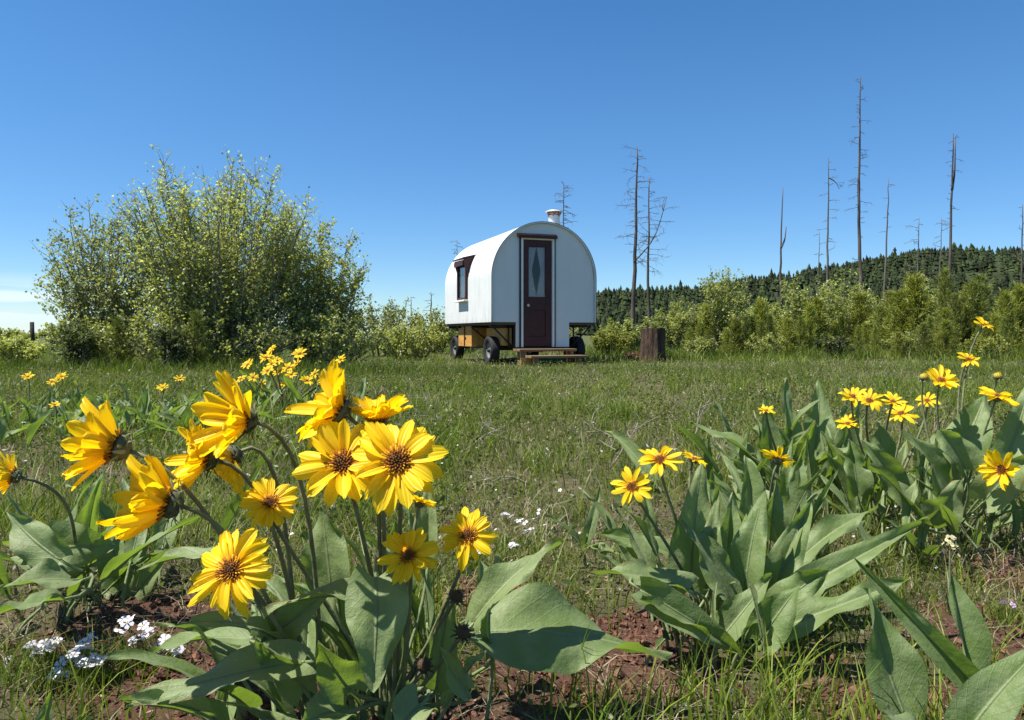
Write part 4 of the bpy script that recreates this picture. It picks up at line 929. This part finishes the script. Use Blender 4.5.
for sgn in (-1, 1):
    b = MB(); V = []; nn_, mm = 22, 18; cxm = (gx0+gx1)/2; hw = (gx1-gx0)/2
    for l in range(nn_):
        t = l/(nn_-1); z = gz0+.005+(gz1-gz0-.01)*t; gap = hw*.50*max(0, 1-abs(t-.52)/.46)**.9+.004
        for q in range(mm):
            s = q/(mm-1); x = cxm+sgn*(gap+(hw-.003-gap)*s); V.append((x, .038+.010*math.sin(s*22)*(.4+.6*t), z))
    i = np.arange(nn_-1)[:, None]*mm; j = np.arange(mm-1)[None]; b.add(V, np.stack([i+j, i+j+1, i+mm+j+1, i+mm+j], -1).reshape(-1, 4)); b.build('curtain', M['curtain'], door)
b = MB(); b.lathe([(0, -.075), (.022, -.07), (.028, -.055), (.018, -.04), (.010, -.03), (.010, -.012)], ax='z', sides=14); v = b.v[0].copy(); b.v[0] = np.stack([v[:, 0]-.345, v[:, 2], v[:, 1]+1.06], -1); b.build('knob', M['galv'], door)
b = MB(); b.add(np.array([(-.545, -.075, 2.362), (.235, -.075, 2.362), (.235, -.004, 2.395), (-.545, -.004, 2.395), (-.545, -.075, 2.300), (.235, -.075, 2.300), (.235, -.004, 2.328), (-.545, -.004, 2.328)]), np.array([[0, 1, 2, 3], [4, 7, 6, 5], [0, 4, 5, 1], [1, 5, 6, 2], [2, 6, 7, 3], [3, 7, 4, 0]]))
bev(b.build('door_hood', M['maroon'], W, smooth=False), .004)
# left window with its awning
wy0, wy1, wz0, wz1 = 1.52, 2.06, 1.27, 1.93; xo = -RAD
win = None
b = MB(); t = .05
b.box(xo-.05, xo+.10, wy0-t, wy0, wz0-t, wz1+t); b.box(xo-.05, xo+.10, wy1, wy1+t, wz0-t, wz1+t); b.box(xo-.05, xo+.10, wy0, wy1, wz1, wz1+t); b.box(xo-.05, xo+.05, wy0, wy1, wz0-t, wz0)
win = bev(b.build('window', M['maroon'], W, smooth=False), .005)
b = MB(); b.box(xo-.02, xo-.014, wy0, wy1, wz0, wz1); b.build('pane', M['glass'], win, smooth=False)
b = MB(); b.box(xo-.012, xo-.006, wy0+.002, wy1-.002, wz0+.002, wz1-.002); b.build('blind', M['curtain'], win, smooth=False)
b = MB(); b.box(xo-.10, xo+.02, wy0-.08, wy1+.08, wz0-t-.035, wz0-t-.002); bev(b.build('sill', M['white_trim'], win, smooth=False), .005)
b = MB(); a0, a1 = wy0-.07, wy1+.09
for y in (a0, a1-.03):
    V = [(xo-.09, y, 2.03), (xo-.09, y, 1.96), (xo+.0, y, 1.68), (xo+.10, y, 1.95), (xo+.16, y, 2.10)]; V2 = [(p[0], y+.03, p[2]) for p in V]
    b.add(V+V2, [np.array([[0, 1, 2, 3, 4]]), np.array([[9, 8, 7, 6, 5]]), np.array([[k_, k_+5, (k_+1) % 5+5, (k_+1) % 5] for k_ in range(5)])])
V = [(xo-.12, a0-.03, 2.032), (xo+.2, a0-.03, 2.115), (xo+.2, a0-.03, 2.14), (xo-.12, a0-.03, 2.062)]; V2 = [(p[0], a1+.03, p[2]) for p in V]
b.add(V+V2, [np.array([[0, 1, 2, 3]]), np.array([[7, 6, 5, 4]]), np.array([[k_, k_+4, (k_+1) % 4+4, (k_+1) % 4] for k_ in range(4)])])
b.box(xo-.11, xo-.08, a0+.031, a1-.031, 1.91, 2.0)
b.build('window_awning', M['maroon'], W, smooth=False)
# stove pipe
cx_, cy_ = .43, .55; zr = ZS+math.sqrt(RAD**2-cx_**2)
b = MB(); b.lathe([(.17, zr-.05), (.165, zr+.03), (.13, zr+.13), (.115, zr+.15)], (cx_, cy_, 0)); b.lathe([(.112, zr-.1), (.112, zr+.32)], (cx_, cy_, 0)); b.lathe([(.118, zr+.15), (.12, zr+.16), (.118, zr+.18)], (cx_, cy_, 0))
pipe = b.build('stove_pipe', M['galv'], W)
b = MB(); b.lathe([(0, zr+.425), (.11, zr+.42), (.165, zr+.395), (.17, zr+.38), (.155, zr+.38), (0, zr+.39)], (cx_, cy_, 0)); b.build('cap', M['galv'], pipe)
b = MB()
for q in range(6): a = q*math.pi/3; b.tube([(cx_+.11*math.cos(a), cy_+.11*math.sin(a), zr+.29), (cx_+.135*math.cos(a), cy_+.135*math.sin(a), zr+.385)], .012, 5)
b.lathe([(.10, zr+.365), (.14, zr+.365), (.14, zr+.345), (.10, zr+.345)], (cx_, cy_, 0)); b.build('cap_bracket', M['rust'], pipe)
# running gear
b = MB()
for s in (-1, 1): b.box(s*.42-.035, s*.42+.035, 1.26, 3.3, .27, .36)
for y in (.55, 2.92): b.box(-.8, .8, y-.05, y+.05, .22, .30)
b.box(-.06, .06, .2, 3.2, .19, .25)
for y in (.22, 1.4, 2.4, 3.1): b.box(-1.0, 1.0, y-.03, y+.03, .655, .698)
bev(b.build('chassis', M['black'], W, smooth=False), .006)
for s in (-1, 1):
    for q in ([(s*1.0, .10, .68), (s*.60, .10, .30)], [(s*1.0, 1.42, .67), (s*.56, 1.42, .33)], [(s*1.0, 2.62, .67), (s*.56, 2.62, .33)], [(s*.66, .14, .70), (s*.66, .14, .29)]):
        b = MB(); b.tube(q, .016, 6); b.build('brace', M['black'], W)
b = MB(); b.box(-.93, .93, 1.62, 2.58, .27, .695); box = bev(b.build('storage_box', M['wood'], W, smooth=False), .008)
b = MB()
for (x0, x1) in ((-.46, -.43), (-.02, .01)): b.box(x0, x1, 1.595, 1.617, .28, .69)
b.box(-.95, .93, 1.593, 1.617, .24, .279); b.build('frame_rail', M['old_wood'], box, smooth=False)
b = MB(); b.box(-.948, -.932, 2.075, 2.105, .28, .69); b.box(-.955, -.9485, 2.0, 2.09, .46, .50); b.build('latch', M['black'], box, smooth=False)
b = MB(); b.box(-.762, -.575, .20, 1.15, .315, .645); bev(b.build('battery_box', M['wood'], W, smooth=False), .008)
for (x, y) in ((-.86, .55), (.90, .55), (-.86, 2.92), (.90, 2.92)):
    r = .27; s = 1 if x > 0 else -1; b = MB()
    pf = [(.155, -.06), (.20, -.085), (r-.035, -.092), (r-.008, -.075), (r, -.04), (r, .04), (r-.008, .075), (r-.035, .092), (.20, .085), (.155, .06)]
    b.lathe(pf, (x, y, r-.05), 'x', 36); wh = b.build('wheel', M['tyre'], W)
    b = MB(); b.lathe([(.0, s*.035), (.05, s*.04), (.055, s*.012), (.11, s*.008), (.135, s*.03), (.158, s*.058), (.158, -s*.058), (.1, -s*.03), (0, -s*.03)], (x, y, r-.05), 'x', 28); b.build('rim', M['rim'], wh)
    b = MB(); b.lathe([(0, s*.085), (.025, s*.08), (.038, s*.06), (.04, s*.036)], (x, y, r-.05), 'x', 16); b.build('hub', M['black'], wh)
# wooden steps in front of the door
sp0 = np.array([WX+.10*math.cos(TH), WY+.10*math.sin(TH)]); zf = g(WX, WY-.4)
S = empty('wooden_steps', (WX, WY, wz), TH); tag(S, 'rough low wooden steps below the maroon wagon door', 'steps')
for (x0, x1, y0, y1, z) in ((-.66, .46, -.44, -.08, .262), (-.56, .54, -.74, -.46, .15)):
    b = MB(); b.box(x0, x1, y0, (y0+y1)/2-.006, z-.044, z); b.box(x0, x1, (y0+y1)/2+.006, y1, z-.044, z); bev(b.build('tread', M['step_wood'], S, smooth=False), .005)
for q in ((-.58, -.52, -.43, -.10, -.08, .216), (.34, .40, -.43, -.10, -.08, .216), (-.46, -.40, -.72, -.48, -.08, .104), (.36, .42, -.72, -.48, -.08, .104)):
    b = MB(); b.box(*q); bev(b.build('riser_block', M['step_wood'], S, smooth=False), .005)
b = MB(); b.box(-.64, -.45, -.458, -.442, -.08, .104); b.build('front_block', M['wood'], S, smooth=False)

# ------------------------------------------------------------------ light, sky, camera
EL, AZ = 64.0, math.atan2(-.955, -.22)          # azimuth measured from +Y towards +X
sd = np.array([math.sin(AZ)*math.cos(R(EL)), math.cos(AZ)*math.cos(R(EL)), math.sin(R(EL))])
L = bpy.data.lights.new('sun', 'SUN'); L.energy = 5.0; L.angle = R(.53); L.color = (1, .955, .88)
lo = bpy.data.objects.new('sun', L); COL.objects.link(lo); lo.rotation_euler = Vector(-sd).to_track_quat('-Z', 'Y').to_euler(); lo.location = (-20, 10, 30)
wd = bpy.data.worlds.new('World'); sc.world = wd; wd.use_nodes = True; t = wd.node_tree; t.nodes.clear()
out = t.nodes.new('ShaderNodeOutputWorld'); bg = t.nodes.new('ShaderNodeBackground'); bg.inputs[1].default_value = .082
sky = t.nodes.new('ShaderNodeTexSky'); sky.sky_type = 'NISHITA'; sky.sun_disc = False; sky.sun_elevation = R(EL); sky.sun_rotation = AZ
sky.altitude = 1300; sky.air_density = 1.0; sky.dust_density = .12; sky.ozone_density = 2.2
def wn(typ, **kw):
    nd = t.nodes.new(typ)
    for k_, v in kw.items(): setattr(nd, k_, v)
    return nd
def wm(op, a, b_=0.0, clamp=False):
    nd = wn('ShaderNodeMath', operation=op, use_clamp=clamp)
    for s_, v in zip(nd.inputs, (a, b_)):
        if isinstance(v, bpy.types.NodeSocket): t.links.new(v, s_)
        else: s_.default_value = v
    return nd.outputs[0]
tc = wn('ShaderNodeTexCoord'); sp = wn('ShaderNodeSeparateXYZ'); t.links.new(tc.outputs['Generated'], sp.inputs[0])
mp = wn('ShaderNodeMapping'); mp.inputs['Scale'].default_value = (2.2, 2.2, 34); t.links.new(tc.outputs['Generated'], mp.inputs[0])
no = wn('ShaderNodeTexNoise'); no.inputs['Scale'].default_value = 1.6; no.inputs['Detail'].default_value = 6; t.links.new(mp.outputs[0], no.inputs['Vector'])
def mr(v, a, b_):
    nd = wn('ShaderNodeMapRange', interpolation_type='SMOOTHSTEP'); t.links.new(v, nd.inputs[0]); nd.inputs[1].default_value = a; nd.inputs[2].default_value = b_; return nd.outputs[0]
mask = wm('MULTIPLY', wm('MULTIPLY', mr(no.outputs['Fac'], .38, .60), mr(sp.outputs[2], .075, .035)), mr(sp.outputs[0], -.30, -.52))
mask = wm('MAXIMUM', wm('MULTIPLY', mask, .7), wm('MULTIPLY', wm('MULTIPLY', mr(sp.outputs[2], .06, .0), mr(sp.outputs[0], -.25, -.6)), .40))
mx = wn('ShaderNodeMix', data_type='RGBA'); t.links.new(mask, mx.inputs[0]); hs = wn('ShaderNodeHueSaturation'); hs.inputs['Saturation'].default_value = 1.28; hs.inputs['Value'].default_value = 1.0; t.links.new(sky.outputs[0], hs.inputs['Color']); mh = wn('ShaderNodeMix', data_type='RGBA', blend_type='MULTIPLY'); t.links.new(mr(sp.outputs[2], .36, -.02), mh.inputs[0]); t.links.new(hs.outputs[0], mh.inputs[6]); mh.inputs[7].default_value = (.60, .74, .88, 1); t.links.new(mh.outputs[2], mx.inputs[6]); mx.inputs[7].default_value = (6.2, 6.9, 7.6, 1)
t.links.new(mx.outputs[2], bg.inputs[0]); t.links.new(bg.outputs[0], out.inputs[0])

cd = bpy.data.cameras.new('camera'); cam = bpy.data.objects.new('camera', cd); COL.objects.link(cam)
cam.location = (0, 0, H); cam.rotation_euler = (R(90), 0, 0); cd.sensor_width = 36; cd.lens = F/1024*36
cd.shift_y = -(360-HY)/1024; cd.clip_start = .02; cd.clip_end = 6000; sc.camera = cam
sc.view_settings.view_transform = 'Standard'; sc.view_settings.look = 'None'; sc.view_settings.gamma = 1; sc.view_settings.exposure = .98; sc.view_settings.use_curve_mapping = False
sc.cycles.max_bounces = 6; sc.cycles.transparent_max_bounces = 8; sc.cycles.use_denoising = True
